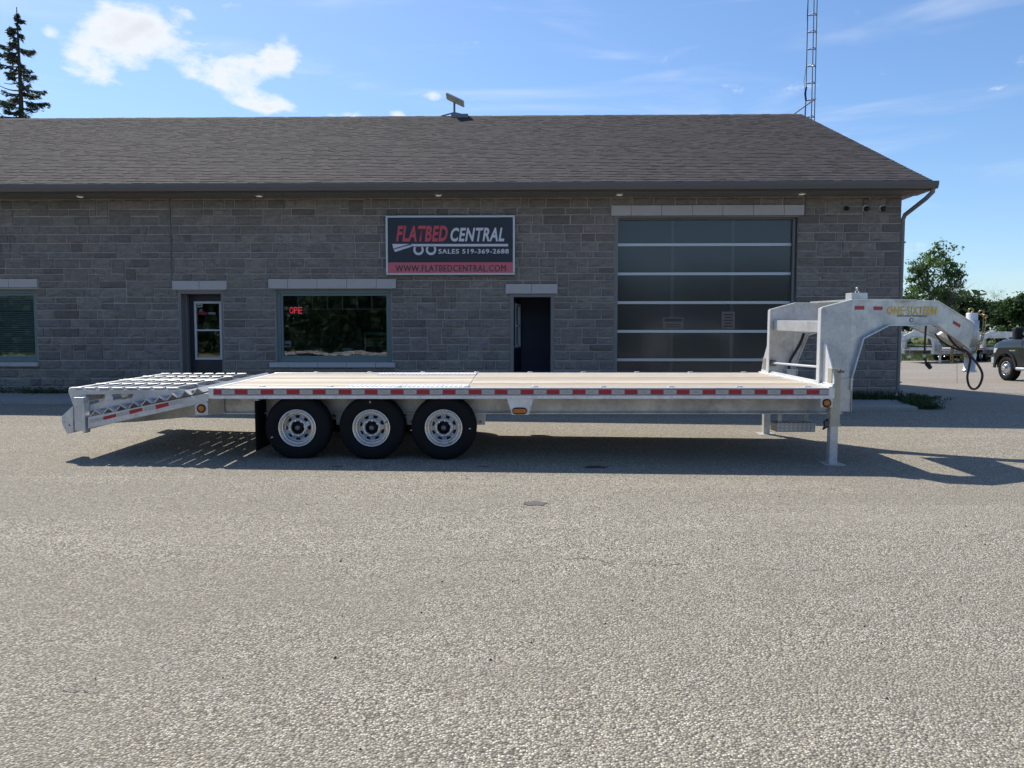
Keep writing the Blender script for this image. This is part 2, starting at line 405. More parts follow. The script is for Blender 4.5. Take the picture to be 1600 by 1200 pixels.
glass('door_panel_glass', (.95, .95, .95), .12, (.135, .127, .115), .42, .9)
glass('car_glass', (.15, .17, .18))

# neon tube that is lit
t = MT('neon_red'); e = t.n('ShaderNodeEmission'); e.inputs[0].default_value = (1, .06, .10, 1); e.inputs[1].default_value = .75; t.l(e.outputs[0], t.out.inputs[0]); M['neon_red'] = t.m
t = MT('lamp_lens'); e = t.n('ShaderNodeEmission'); e.inputs[0].default_value = (1, .93, .80, 1); e.inputs[1].default_value = .22; t.l(e.outputs[0], t.out.inputs[0]); M['lamp_lens'] = t.m

# chip-sealed lot: pale worn stone chips in dark binder
def chips(name, cols, binder, sc, worn, bumps=.6):
    t = MT(name); g = t.gpos()
    v = t.voro(g, sc, out='Color'); vs = t.n('ShaderNodeSeparateColor'); t.l(v, vs.inputs[0]); d = t.voro(g, sc)
    v2 = t.voro(g, sc * 2.3, out='Color'); vs2 = t.n('ShaderNodeSeparateColor'); t.l(v2, vs2.inputs[0])
    c = t.ramp(vs.outputs[0], cols)
    c = t.mix(t.ramp(vs2.outputs[0], [(.55, 0.0), (.9, .55)]), c, binder)
    c = t.mix(t.ramp(d, [(.40, 0.0), (.75, .8)]), c, binder)
    wide = t.noise(g, .22, 6, .6, .4); mid = t.noise(g, 1.6, 6, .65)
    c = t.mix(t.ramp(wide, [(.36, .42), (.60, 0.0)]), c, tuple(x * .62 for x in worn)); c = t.mix(t.ramp(mid, [(.38, .22), (.58, 0.0)]), c, tuple(x * .7 for x in worn))
    c = t.mix(t.ramp(mid, [(.58, 0.0), (.78, .22)]), c, tuple(min(1, x * 1.25) for x in worn))
    track = t.noise(t.map(g, (.05, .75, 1)), 1.6, 5, .6, .4)
    c = t.mix(t.ramp(track, [(.42, .24), (.56, 0.0)]), c, tuple(x*.58 for x in worn)); c = t.mix(t.ramp(track, [(.58, 0.0), (.72, .20)]), c, tuple(min(1, x*1.35) for x in worn))
    # a few wandering hairline cracks
    wob = t.n('ShaderNodeVectorMath', operation='ADD'); nz = t.n('ShaderNodeVectorMath', operation='SCALE'); nz.inputs[3].default_value = .55
    t.l(t.noise(g, 1.3, 6, .7, out=1), nz.inputs[0]); t.l(g, wob.inputs[0]); t.l(nz.outputs[0], wob.inputs[1])
    e = t.voro(t.map(wob.outputs[0], (.11, .30, .2)), 1.0, 'DISTANCE_TO_EDGE'); pres = t.noise(g, .5, 3, .5)
    ck = t.math('MULTIPLY', t.ramp(e, [(.0, 1.0), (.0030, 0.0)]), t.ramp(pres, [(.56, 0.0), (.66, .4)]))
    c = t.mix(ck, c, (.03, .028, .026))
    t.set(c, .92, spec=.25)
    hgt = t.math('SUBTRACT', t.math('MULTIPLY', vs.outputs[1], .6), d); t.bump(hgt, bumps, .010); M[name] = t.m; return t
chips('chip_seal', [(0, (.125, .111, .088)), (.2, (.310, .278, .224)), (.55, (.485, .437, .354)), (.8, (.66, .604, .50)), (1, (.87, .81, .70))], (.077, .068, .054), 84, (.405, .364, .292), .9)
chips('gravel', [(0, (.20, .175, .15)), (.4, (.34, .30, .26)), (.8, (.44, .40, .35)), (1, (.56, .52, .47))], (.20, .175, .15), 40, (.36, .31, .265), .9)

t = MT('field_grass'); g = t.gpos(); a = t.noise(g, .25, 6, .65); b = t.noise(g, 6, 5, .7)
c = t.ramp(a, [(.3, (.06, .085, .025)), (.5, (.12, .14, .05)), (.7, (.22, .19, .09))]); c = t.mix(.4, c, t.ramp(b, [(.3, (.4, .4, .4)), (.7, (1, 1, 1))]), 'MULTIPLY')
t.set(c, .95, spec=.1); t.bump(b, .8, .1); M['field_grass'] = t.m

# oil stain / tar patch sheets
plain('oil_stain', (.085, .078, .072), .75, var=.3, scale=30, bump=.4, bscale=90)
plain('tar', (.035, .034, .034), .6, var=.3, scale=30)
# diamond tread plate
t = MT('tread_plate'); g = t.gpos(); v = t.voro(t.map(g, (1, 1, 1), rot=(0, 0, .78)), 26, rand=0.0)
t.set(t.ramp(v, [(.2, (.72, .72, .73)), (.4, (.46, .47, .48))]), .35, .6); t.bump(v, .6, .006); M['tread_plate'] = t.m

galv('galvanised_reflect_dark', (.34, .36, .37), .30, .9, .8)  # base darkened to hold the dark building's reflection on the ramp cleats
# ------------------------------------------------------------------ ground
def gz(x, y):
    z = .0245 * (max(-8, min(y, 16)) - 9.1)
    xx = max(-16, min(16, x)) + 1.7
    z -= xx * (.010 - .004 * sstep(12, 16, y))
    if y > 16: z = lerp(z, -.1, sstep(16, 55, y))
    if y > 60: z = lerp(z, .9, sstep(60, 160, y))
    return z
GX = [-900, -500, -250, -120, -80, -60] + [-45 + i * 3 for i in range(5)] + [-30 + i * 1.5 for i in range(41)] + [33 + i * 3 for i in range(10)] + [70, 90, 120, 250, 500, 900]
GY = [-400, -120, -40, -20, -12] + [-8 + i * 2 for i in range(8)] + [8.1, 9.1] + [10 + i * .5 for i in range(14)] + [17, 18, 20, 22, 24, 26, 28, 31, 34, 37, 40, 44, 48, 52, 55, 60, 66, 74, 84, 96, 110, 130, 160, 220, 320, 500, 900, 1800]
def sheet(name, x0, x1, y0, y1, off, mat):
    xs = [x for x in GX if x0 <= x <= x1]; ys = [y for y in GY if y0 <= y <= y1]; b = MB()
    vs = [(x, y, gz(x, y) + off) for y in ys for x in xs]; n = len(xs)
    b.add(vs, [(j*n + i, j*n + i + 1, (j+1)*n + i + 1, (j+1)*n + i) for j in range(len(ys) - 1) for i in range(n - 1)], True)
    return tag(b.build(name, mat), kind='structure')
sheet('ground', -900, 900, -400, 1800, -.014, M['field_grass'])
sheet('gravel_yard', 0, 90, 15, 52, -.005, M['gravel'])
LOT = sheet('parking_lot', -60, 60, -40, 16, 0.0, M['chip_seal'])

def patch(name, mat, px, py, rx, ry, label, seed):
    """irregular thin stain lying on the lot; placed where the photo's ray meets the ground"""
    d = pix_dir(px, py); t = 5.0
    for _ in range(30):
        p = Vector((0, 0, CAMH)) + d * t; t *= (CAMH - gz(p.x, p.y)) / (CAMH - p.z)
    p = Vector((0, 0, CAMH)) + d * t; rs = random.Random(seed); b = MB(); n = 26
    ring = []
    for i in range(n):
        a = 2*pi*i/n; k = .62 + .5 * rs.random() * (1 if i % 2 else .7)
        x, y = p.x + cos(a) * rx * k, p.y + sin(a) * ry * k; ring.append((x, y, gz(x, y) + .004))
    b.add([(p.x, p.y, gz(p.x, p.y) + .004)] + ring, [(0, 1 + i, 1 + (i+1) % n) for i in range(n)])
    return tag(b.build(name, mat), label, 'stain')
patch('oil_stain', M['oil_stain'], 836, 787, .13, .10, 'small oval dark oil stain on sunlit chip-sealed lot', 1)
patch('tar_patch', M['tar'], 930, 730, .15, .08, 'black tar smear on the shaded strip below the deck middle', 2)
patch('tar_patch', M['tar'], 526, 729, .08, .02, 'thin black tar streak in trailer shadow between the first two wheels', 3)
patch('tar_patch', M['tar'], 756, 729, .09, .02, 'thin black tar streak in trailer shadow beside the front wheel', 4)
b = MB(); rs = random.Random(5)
for i in range(240):
    x = rs.uniform(-7, 7); y = 2.5 + 12 * rs.random() ** 1.3; r = rs.uniform(.004, .011); z = gz(x, y)
    vs = [(x + r * cos(a) * rs.uniform(.7, 1.2), y + r * sin(a) * rs.uniform(.7, 1.2), z - .001) for a in (0, 1.57, 3.14, 4.71)] + [(x + r * .2, y, z + r * 1.1)]
    b.add(vs, [(0, 1, 4), (1, 2, 4), (2, 3, 4), (3, 0, 4)])
tag(b.build('loose_stones', M['pebble']), 'loose dark stones scattered over the chip-sealed lot', 'stones', kind='stuff')

def on_ground(px, py):
    d = pix_dir(px, py); t = 5.0
    for _ in range(40):
        p = Vector((0, 0, CAMH)) + d*t; t *= (CAMH - gz(p.x, p.y))/(CAMH - p.z)
    return Vector((0, 0, CAMH)) + d*t
def crack(pts, w, seed):
    """hairline crack: a thin wandering dark strip just above the lot"""
    rs = random.Random(seed); P = [on_ground(*p) for p in pts]; line = []
    for a, c in zip(P, P[1:]):
        n = max(3, int((c - a).length/.06))
        for k in range(n): q = a.lerp(c, k/n); line.append((q.x + rs.gauss(0, .006), q.y + rs.gauss(0, .018)))
    b = MB(); vs = []
    for i, (x, y) in enumerate(line):
        k = w*rs.uniform(.3, 1.5)*sin(pi*min(1, max(.03, i/(len(line) - 1))))**.4 if len(line) > 1 else w
        z = gz(x, y) + .0035; vs += [(x, y - k/2, z), (x, y + k/2, z)]
    b.add(vs, [(2*i, 2*i + 2, 2*i + 3, 2*i + 1) for i in range(len(line) - 1)])
    b.build('crack', M['tar'], LOT)
for i, (pts, w) in enumerate([([(700, 873), (770, 875), (830, 879), (905, 873), (960, 881), (1040, 884), (1130, 880)], .006), ([(100, 1078), (140, 1084), (165, 1081)], .006),
        ([(1120, 884), (1240, 893), (1350, 889), (1480, 900)], .004), ([(60, 858), (180, 866), (290, 862), (420, 870), (560, 872)], .004), ([(1050, 664), (1064, 676)], .012)]):
    crack(pts, w, 60 + i)
# ------------------------------------------------------------------ the building
BLD = empty('stone_building', (0, B0, 0), (0, 0, BR))
tag(BLD, 'long grey-brown stone building with dark shingled gable roof and overhead door', 'building')
UL, UR, WT = -16.0, 8.04, 4.40        # wall ends and wall top
def bp(px, py, y=0.0): return BL(px, py, y)
# openings (u0, u1, z0, z1)
lw = (-12.35, bp(57, 500)[0], bp(57, 566)[1], bp(57, 452)[1])
ld = (bp(279, 500)[0], bp(349, 500)[0], 0.0, bp(300, 454)[1])
mw = (bp(430, 500)[0], bp(612, 500)[0], bp(500, 566)[1], bp(500, 452)[1])
rd = (bp(797, 500)[0], bp(865, 500)[0], 0.0, bp(830, 459)[1])
gd = (bp(959.5, 450)[0], bp(1244, 450)[0], 0.0, bp(1100, 337)[1])
OPEN = [lw, ld, mw, rd, gd]
def lintel_rect(pxa, pxb, pya, pyb): return (bp(pxa, (pya+pyb)/2)[0], bp(pxb, (pya+pyb)/2)[0], bp((pxa+pxb)/2, pyb)[1], bp((pxa+pxb)/2, pya)[1])
LINT = [(lw[0] - .16, bp(60, 442)[0], bp(60, 449)[1], bp(60, 436)[1]), lintel_rect(270, 355, 439, 453), lintel_rect(420, 619, 436, 451), lintel_rect(790, 871, 444, 459), lintel_rect(954.5, 1256, 321, 337)]
SILL = [(lw[0] - .12, bp(62, 569)[0], bp(62, 572.5)[1], bp(62, 566)[1]), lintel_rect(422, 618, 566.5, 574)]
LBLK = [4, 2, 5, 2, 7]

# mortar core of the wall with real openings, built up as a grid of blocks round them
core = MB()
us = sorted({UL, UR} | {r[0] for r in OPEN} | {r[1] for r in OPEN}); zs = sorted({-.3, WT} | {r[2] for r in OPEN if r[2] > 0} | {r[3] for r in OPEN})
for a, c in zip(us, us[1:]):
    run = None
    for z0, z1 in zip(zs, zs[1:]):
        um, zm = (a + c)/2, (z0 + z1)/2
        solid = not any(r[0] < um < r[1] and (r[2] if r[2] > 0 else -1) < zm < r[3] for r in OPEN)
        if solid: core.box(a, c, .006, .30, z0, z1)
WALL = core.build('wall', M['mortar'], BLD, weld=False)

# coursed ashlar: single and double height stones
rs = random.Random(11); ZC = [.02]
while ZC[-1] < WT - .09: ZC.append(ZC[-1] + rs.choice((.125, .145, .16, .18, .20)))
if ZC[-1] > WT: ZC[-1] = WT
NC = len(ZC) - 1; ZC.append(ZC[-1] + .15); occ = [[] for _ in range(NC + 1)]
def z_of(i): return ZC[i]
def ch(i): return ZC[i + 1] - ZC[i]
for r in OPEN + LINT + SILL:
    for i in range(NC):
        if r[2] < z_of(i + 1) - .03 and r[3] > z_of(i) + .03: occ[i].append((r[0], r[1]))
stones = []
for i in range(NC):
    iv = sorted(occ[i]); u = UL; gaps = []
    for a, c in iv:
        if a > u: gaps.append((u, a))
        u = max(u, c)
    if u < UR: gaps.append((u, UR))
    for a, c in gaps:
        u = a
        while c - u > .02:
            w = rs.choice((.16, .22, .27, .32, .36, .42, .48, .56)) * rs.uniform(.92, 1.08); hh = 1
            if c - u - w < .18: w = c - u if c - u < .66 else (c - u) / 2
            if i + 1 < NC and rs.random() < .17 and .22 < w < .6 and ZC[i + 2] - ZC[i] < .36:
                if not any(q[0] < u + w + .01 and q[1] > u - .01 for q in occ[i + 1]): hh = 2; occ[i + 1].append((u, u + w))
            stones.append((u, u + w, z_of(i), z_of(i + hh))); u += w
def fillrow(a, c, z0, z1):
    n = max(1, round((c - a)/.42)); w = (c - a)/n
    for k in range(n): stones.append((a + k*w, a + (k+1)*w, z0, z1))
def course(z): return max(k for k in range(NC + 1) if ZC[k] <= z)
for r in LINT:
    i = course(r[3]); rem = z_of(i + 1) - r[3]
    if r[3] > z_of(i) + .03 and rem > .035 and i < NC: fillrow(r[0], r[1], r[3], z_of(i + 1))
for r in SILL:
    i = course(r[2]); rem = r[2] - z_of(i)
    if r[2] < z_of(i + 1) - .03 and rem > .035: fillrow(r[0], r[1], z_of(i), r[2])
for r, q in zip(LINT, OPEN):
    i = course(r[2]); rem = r[2] - z_of(i)
    if r[2] < z_of(i + 1) - .03 and rem > .035:
        fillrow(r[0], q[0], z_of(i), r[2]); fillrow(q[1], r[1], z_of(i), r[2])
for r, q in zip(SILL, (lw, mw)):
    i = course(r[3]); rem = z_of(i + 1) - r[3]
    if r[3] > z_of(i) + .03 and rem > .035: fillrow(r[0], q[0], r[3], z_of(i + 1)); fillrow(q[1], r[1], r[3], z_of(i + 1))
u = UL
while u < UR - .05 and WT - z_of(NC) > .03:
    w = rs.uniform(.3, .6); stones.append((u, min(u + w, UR), z_of(NC), WT)); u += w
JT = .009
variants = []
for k in range(8):
    q = random.Random(100 + k); vs = []
    for (x, z) in ((0, 0), (1, 0), (1, 1), (0, 1)): vs.append((x, .06, z))
    for (x, z) in ((0, 0), (1, 0), (1, 1), (0, 1)): vs.append((x + (.012 if x == 0 else -.012) * q.random(), q.uniform(-.010, -.002), z + (.03 if z == 0 else -.03) * q.random()))
    for (x, z) in ((.14, .2), (.86, .2), (.86, .8), (.14, .8)): vs.append((x + q.uniform(-.09, .09), -.012 - q.uniform(0, .024), z + q.uniform(-.13, .13)))
    fs = [(0, 4, 5, 1), (1, 5, 6, 2), (2, 6, 7, 3), (3, 7, 4, 0), (4, 8, 9, 5), (5, 9, 10, 6), (6, 10, 11, 7), (7, 11, 8, 4), (8, 11, 10, 9)]
    variants.append((vs, fs, MB().add(vs, fs).mesh('stone', M['stone'])))
frame_l = bp(0, 450)[0]
def vis(s): return s[0] > frame_l and s[2] > .5 and not (-2.6 < s[0] and s[1] < .05 and s[2] > 2.75 and s[3] < 3.95) and not (s[0] > 5.3 and s[2] < 1.9)
order = sorted(range(len(stones)), key=lambda i: -(vis(stones[i])) * (stones[i][1] - stones[i][0]) * (stones[i][3] - stones[i][2]))
single = set(order[:290]); rest = MB()
for i, (a, c, z0, z1) in enumerate(stones):
    vs, fs, me = variants[rs.randrange(8)]; w, h = c - a - JT * 1.5, z1 - z0 - JT * 1.5; pr = rs.uniform(-.004, .004)
    if i in single:
        o = put('stone', me, WALL); o.location = (a + JT, pr, z0 + JT); o.scale = (w, 1, h)
    else: rest.add([(a + JT + x * w, y + pr, z0 + JT + z * h) for x, y, z in vs], fs)
tag(rest.build('stone', M['stone'], WALL), kind='stuff')

for px in (267.5, 1257):
    uj = bp(px, 380)[0]; zlo = LINT[1][3] if px < 300 else LINT[4][3] - .22
    MB().box(uj - .006, uj + .006, -.036, .0, zlo, WT).build('control_joint', M['steel_grey'], WALL)

# cut stone lintels and sills, block by block
def blocks(name, r, n, proud, parent):
    p = empty(name); p.parent = parent; w = (r[1] - r[0]) / n
    off = .66 if n >= 5 else 1.0
    edges = [r[0]]
    if n >= 5:
        inner = (r[1] - r[0]) / (n - 2 + 2 * off)
        for k in range(n): edges.append(edges[-1] + (inner * off if k in (0, n - 1) else inner))
    else: edges = [r[0] + w * k for k in range(n + 1)]
    for a, c in zip(edges, edges[1:]):
        MB().box(a + .003, c - .003, -proud, .10, r[2], r[3]).build('block', M['cut_stone'], p, bevel=.006)
for r, n in zip(LINT, LBLK): blocks('lintel', r, n, .045, BLD)
for r, n in zip(SILL, (4, 5)): blocks('sill', r, n, .075, BLD)

# shell: gable ends, back wall, ceiling, floor (unseen but solid)
RY, RZ, EY, EZ = 7.0, 8.0, -.62, 4.52
def rz(y): return EZ + (RZ - EZ) * ((y if y <= RY else 2 * RY - y) - EY) / (RY - EY)
for a in (UL, UR - .25):
    MB().prism([(.30, -.3), (2*RY - .3, -.3), (2*RY - .3, rz(2*RY - .3) - .12), (RY, RZ - .12), (.30, rz(.3) - .12)], a, a + .25, 'x').build('gable_wall', M['mortar'], BLD)
MB().box(UL, UR, 2*RY - .3, 2*RY, -.3, 4.5).build('back_wall', M['mortar'], BLD)
MB().box(UL + .25, UR - .25, .30, 2*RY - .3, 4.30, 4.36).build('ceiling', M['room_wall'], BLD)
MB().box(UL + .25, UR - .25, .30, 2*RY - .3, .05, .16).build('room_floor', M['room_floor'], BLD)
MB().box(1.55, 1.70, .30, 2*RY - .3, .16, 4.30).build('partition_wall', M['room_wall'], BLD)
MB().box(UL + .25, 1.55, 4.6, 4.7, .16, 4.30).build('partition_wall', M['room_wall'], BLD)

# roof: deck, then shingle tabs course by course
U0, U1 = UL - .4, bp(1459, 287, -.6)[0]
rf = MB()
rf.prism([(EY + .02, EZ - .10), (RY, RZ - .10), (2*RY - EY, EZ - .10), (2*RY - EY, EZ), (RY, RZ), (EY + .02, EZ)], U0, U1, 'x')
ROOF = rf.build('roof', M['shingle'], BLD)
sl = sqrt((RY - EY)**2 + (RZ - EZ)**2); ey, ez = (RY - EY)/sl, (RZ - EZ)/sl; ny, nz_ = -ez, ey
sh = MB(); expo = .148; n = int(sl / expo); rs = random.Random(21)
for i in range(n + 1):
    s0 = i * expo - .02; u = U0 + rs.uniform(-.2, 0)
    while u < U1:
        w = rs.choice((.11, .14, .165, .165, .20)); a, c = max(u, U0), min(u + w, U1 + .015); u += w
        if c - a < .02: continue
        th = rs.choice((.011, .013, .016)); s1 = min(s0 + expo + .03, sl); lo = s0 - rs.uniform(0, .008)
        P = lambda uu, ss, hh: (uu, EY + ey * ss + ny * hh, EZ + ez * ss + nz_ * hh)
        sh.add([P(a, lo, .001), P(c, lo, .001), P(c, lo, th), P(a, lo, th), P(a, s1, .003), P(c, s1, .003)], [(0, 1, 2, 3), (3, 2, 5, 4), (0, 3, 4), (1, 5, 2)])
tag(sh.build('shingles', M['shingle'], ROOF), kind='stuff')
cap = MB(); u = U0
while u < U1:
    w = min(.25, U1 - u + .01); k = rs.uniform(.016, .026)
    cap.prism([(RY - .16, RZ - .16*ez/ey + .01), (RY, RZ + k), (RY + .16, RZ - .16*ez/ey + .01), (RY, RZ + .004)], u, u + w, 'x'); u += .2
tag(cap.build('ridge_caps', M['shingle'], ROOF), kind='stuff')
MB().box(U0, U1 - .01, -.60, -.57, 4.36, 4.50).build('fascia', M['fascia'], ROOF)
g = MB().prism([(-.60, 4.385), (-.70, 4.385), (-.735, 4.46), (-.735, 4.525), (-.72, 4.525), (-.715, 4.505), (-.60, 4.505)], U0, bp(1466, 290, -.7)[0], 'x')
GUT = g.build('gutter', M['gutter_brown'], ROOF)
MB().box(U0, U1 - .02, -.57, .02, 4.365, 4.385).build('soffit', M['soffit'], ROOF)
so = MB()
for k in range(int((U1 - U0) / .1)): so.box(U0 + k*.1, U0 + k*.1 + .008, -.565, .015, 4.357, 4.366)
tag(so.build('soffit_ribs', M['soffit'], ROOF), kind='stuff')
MB().prism([(UR, 4.36), (U1 - .02, 4.385), (U1 - .02, 4.50), (UR, 4.50)], -.56, 13.5).build('rake_soffit', M['soffit'], ROOF)
for px, py in ((125, 303), (405, 304), (685, 304), (968, 301), (1253, 298)):
    u, z = bp(px, py, -.28); lt = MB().lathe([(.0, 4.350), (.062, 4.350), (.078, 4.356), (.085, 4.364)], 20, (u, -.28, 0), 'z').build('soffit_light', M['white_metal'], BLD)
    MB().lathe([(0, 4.346), (.055, 4.346), (.058, 4.352)], 20, (u, -.28, 0), 'z').build('lens', M['lamp_lens'], lt)
# downspout
q = [bp(1437, 296, -.6), bp(1437, 303, -.6)]
ds = MB().tube([(UR + .30, -.64, 4.40), (UR + .30, -.64, 4.33), (UR + .24, -.50, 4.22), (UR + .06, -.03, 3.97), (UR + .045, .02, 3.88), (UR + .045, .03, .42), (UR + .06, .0, .32), (UR + .17, -.16, .20)], .045, 10)
ds.build('downspout', M['frame_taupe'], BLD)
for z in (3.4, 1.6, .5): MB().box(UR - .005, UR + .1, -.025, .09, z, z + .03).build('downspout_strap', M['frame_taupe'], BLD)

# windows
def window(r, frame_m, name='window', mull=None, d=.10, fw=.085):
    w = empty(name); w.parent = BLD; a, c, z0, z1 = r
    f = MB()
    f.box(a, c, d, d + .1, z1 - fw, z1).box(a, c, d, d + .1, z0, z0 + fw).box(a, a + fw, d, d + .1, z0 + fw, z1 - fw).box(c - fw, c, d, d + .1, z0 + fw, z1 - fw)
    fr = f.build('frame', M[frame_m], w, bevel=.008)
    s = MB(); k = fw + .045
    s.box(a + fw, c - fw, d + .02, d + .08, z1 - k, z1 - fw).box(a + fw, c - fw, d + .02, d + .08, z0 + fw, z0 + k)
    s.box(a + fw, a + k, d + .02, d + .08, z0 + k, z1 - k).box(c - k, c - fw, d + .02, d + .08, z0 + k, z1 - k)
    s.build('sash', M[frame_m], w, bevel=.005)
    MB().box(a + k, c - k, d + .045, d + .051, z0 + k, z1 - k).build('pane', M['window_glass'], w)
    return w, (a + k, c - k, z0 + k, z1 - k)
W1, g1 = window(mw, 'frame_green')
zt = bp(500, 483, .15)[1]
mu = MB().box(g1[0], g1[1], .152, .160, zt - .006, zt + .006).build('glazing_bar', M['muntin'], W1)
for k in range(1, 7):
    u = g1[0] + (g1[1] - g1[0]) * k / 7; MB().box(u - .006, u + .006, .153, .159, zt + .006, g1[3]).build('glazing_bar', M['muntin'], W1)
W2, g2 = window(lw, 'frame_green')
zt2 = bp(30, 483, .15)[1]; MB().box(g2[0], g2[1], .152, .160, zt2 - .008, zt2 + .008).build('glazing_bar', M['muntin'], W2)
for k in range(1, 7):
    u = g2[0] + (g2[1] - g2[0]) * k / 7; MB().box(u - .007, u + .007, .153, .159, zt2 + .008, g2[3]).build('glazing_bar', M['muntin'], W2)
# venetian blind behind the left window
bl = empty('venetian_blind', (0, B0, 0), (0, 0, BR)); tag(bl, 'grey venetian blind closed behind the window at the wall\'s far end from the overhead door', 'blind')
MB().box(g2[0], g2[1], .215, .265, g2[3] - .05, g2[3]).build('head_rail', M['blind'], bl)
me = MB().prism([(-.022, -.016), (.022, .014), (.021, .017), (-.023, -.013)], g2[0] + .01, g2[1] - .01, 'x').mesh('slat', M['blind'])
z = g2[3] - .075
while z > g2[2] + .02: o = put('slat', me, bl); o.location = (0, .24, z); z -= .046

# left door: recessed frame and dark storm door
D = empty('door'); D.parent = BLD; a, c, z0, z1 = ld
f = MB(); f.box(a, a + .06, .0, .36, -.05, z1).box(c - .045, c, .0, .36, -.05, z1).box(a + .06, c - .045, .0, .36, z1 - .07, z1)
f.build('door_frame', M['frame_taupe'], D, bevel=.006)
MB().box(a + .06, a + .10, .20, .35, -.05, z1 - .07).build('door_stop', M['frame_taupe'], D, bevel=.004)
La, Lc = a + .10, c - .045
wa, wc = bp(304, 500, .30)[0], bp(346.5, 500, .30)[0]; wz0, wz1 = bp(325, 562, .30)[1], bp(325, 471, .30)[1]
lf = MB(); lf.box(La, Lc, .31, .35, -.05, wz0).box(La, Lc, .31, .35, wz1, z1 - .07).box(La, wa, .31, .35, wz0, wz1)
if Lc > wc: lf.box(wc, Lc, .31, .35, wz0, wz1)
LEAF = lf.build('door_leaf', M['door_dark'], D)
fw = .045; zm = bp(325, 516, .30)[1]; wf = MB()
wf.box(wa, wc, .285, .345, wz1 - fw, wz1).box(wa, wc, .285, .345, wz0, wz0 + fw).box(wa, wa + fw, .285, .345, wz0 + fw, wz1 - fw).box(wc - fw, wc, .285, .345, wz0 + fw, wz1 - fw).box(wa + fw, wc - fw, .29, .34, zm - .016, zm + .016)
wf.build('window_frame', M['white_metal'], D, bevel=.004)
for zz0, zz1 in ((wz0 + fw, zm - .016), (zm + .016, wz1 - fw)): MB().box(wa + fw, wc - fw, .315, .321, zz0, zz1).build('pane', M['window_glass'], D)
u, z = bp(292, 548, .28); MB().box(u - .012, u + .012, .15, .20, z - .05, z + .05).cyl((u, .15, z), (u, .11, z), .012).build('latch', M['black_plastic'], D)
u, z = bp(312, 477, .30); nt = MB().box(u - .055, u + .055, .308, .312, z - .035, z + .03).build('notice_card', M['paper'], D)
MB().box(u - .045, u + .045, .305, .307, z - .02, z + .015).build('notice_print', M['text_dark'], D)
u, z = bp(308, 493, .30)
o = put('lettering', text_mesh('FLATBED', M['sign_red'], width=.24, height=.055, shear=.2), D); o.location = (u - .02, .312, z + .02)
o = put('lettering', text_mesh('CENTRAL', M['sign_white'], width=.16, height=.045, shear=.2), D); o.location = (u + .24, .312, z + .025)

# right door: standing open on a dark room
D2 = empty('door'); D2.parent = BLD; a, c, z0, z1 = rd; f = MB()
f.box(a, a + .075, -.01, .26, -.05, z1 - .004).box(c - .06, c, -.01, .26, -.05, z1 - .004).box(a + .075, c - .06, -.01, .26, z1 - .068, z1 - .004)
f.build('door_frame', M['frame_taupe'], D2, bevel=.006)
hx, hy = a + .085, .27; ang = radians(79); du, dv = cos(ang), sin(ang); L = c - a - .16
def on_leaf(s, off): return (hx + du*s - dv*off, hy + dv*s + du*off)
def leaf_box(mb, s0, s1, o0, o1, zz0, zz1):
    p = [on_leaf(s0, o0), on_leaf(s1, o0), on_leaf(s1, o1), on_leaf(s0, o1)]; return mb.prism(p, zz0, zz1, 'z')
lf = MB(); s0, s1 = .11, L - .13; wz0, wz1 = bp(810, 543, .4)[1], bp(810, 474, .4)[1]
leaf_box(lf, 0, L, 0, .045, .12, wz0); leaf_box(lf, 0, L, 0, .045, wz1, z1 - .075); leaf_box(lf, 0, s0, 0, .045, wz0, wz1); leaf_box(lf, s1, L, 0, .045, wz0, wz1)
LEAF2 = lf.build('door_leaf', M['door_dark'], D2)
wf = MB(); k = .05; zm = (wz0 + wz1)/2
for q in ((s0, s1, wz1 - k, wz1), (s0, s1, wz0, wz0 + k), (s0, s0 + k, wz0 + k, wz1 - k), (s1 - k, s1, wz0 + k, wz1 - k), (s0 + k, s1 - k, zm - .02, zm + .02)): leaf_box(wf, q[0], q[1], -.012, .057, q[2], q[3])
wf.build('window_frame', M['white_metal'], D2)
p = MB(); leaf_box(p, s0 + k, s1 - k, .018, .024, wz0 + k, wz1 - k); p.build('pane', M['window_glass'], D2)
for z in (.5, 1.25, 2.1): MB().cyl((hx - .012, hy - .012, z - .05), (hx - .012, hy - .012, z + .05), .012, 8).build('hinge', M['steel_grey'], D2)
MB().box(a + .08, c - .06, .0, .28, .10, .17).build('threshold', M['concrete'], D2)
MB().box(ld[0] + .06, ld[1] - .05, .02, .34, .10, .19).build('threshold', M['concrete'], D)

VB = MB().box(rd[0] - .5, rd[1] + .6, 1.45, 1.52, .16, 4.3).build('doorway_backing', M['doorway_navy'], BLD)  # wall added behind the open door so the opening reads navy, not black
for k in range(6): MB().box(rd[0] - .1, rd[1] + .1, 1.43, 1.449, .5 + k*.3, .515 + k*.3).build('doorway_line', M['doorway_navy'], BLD)  # thin bars added for the faint lines in the dark opening
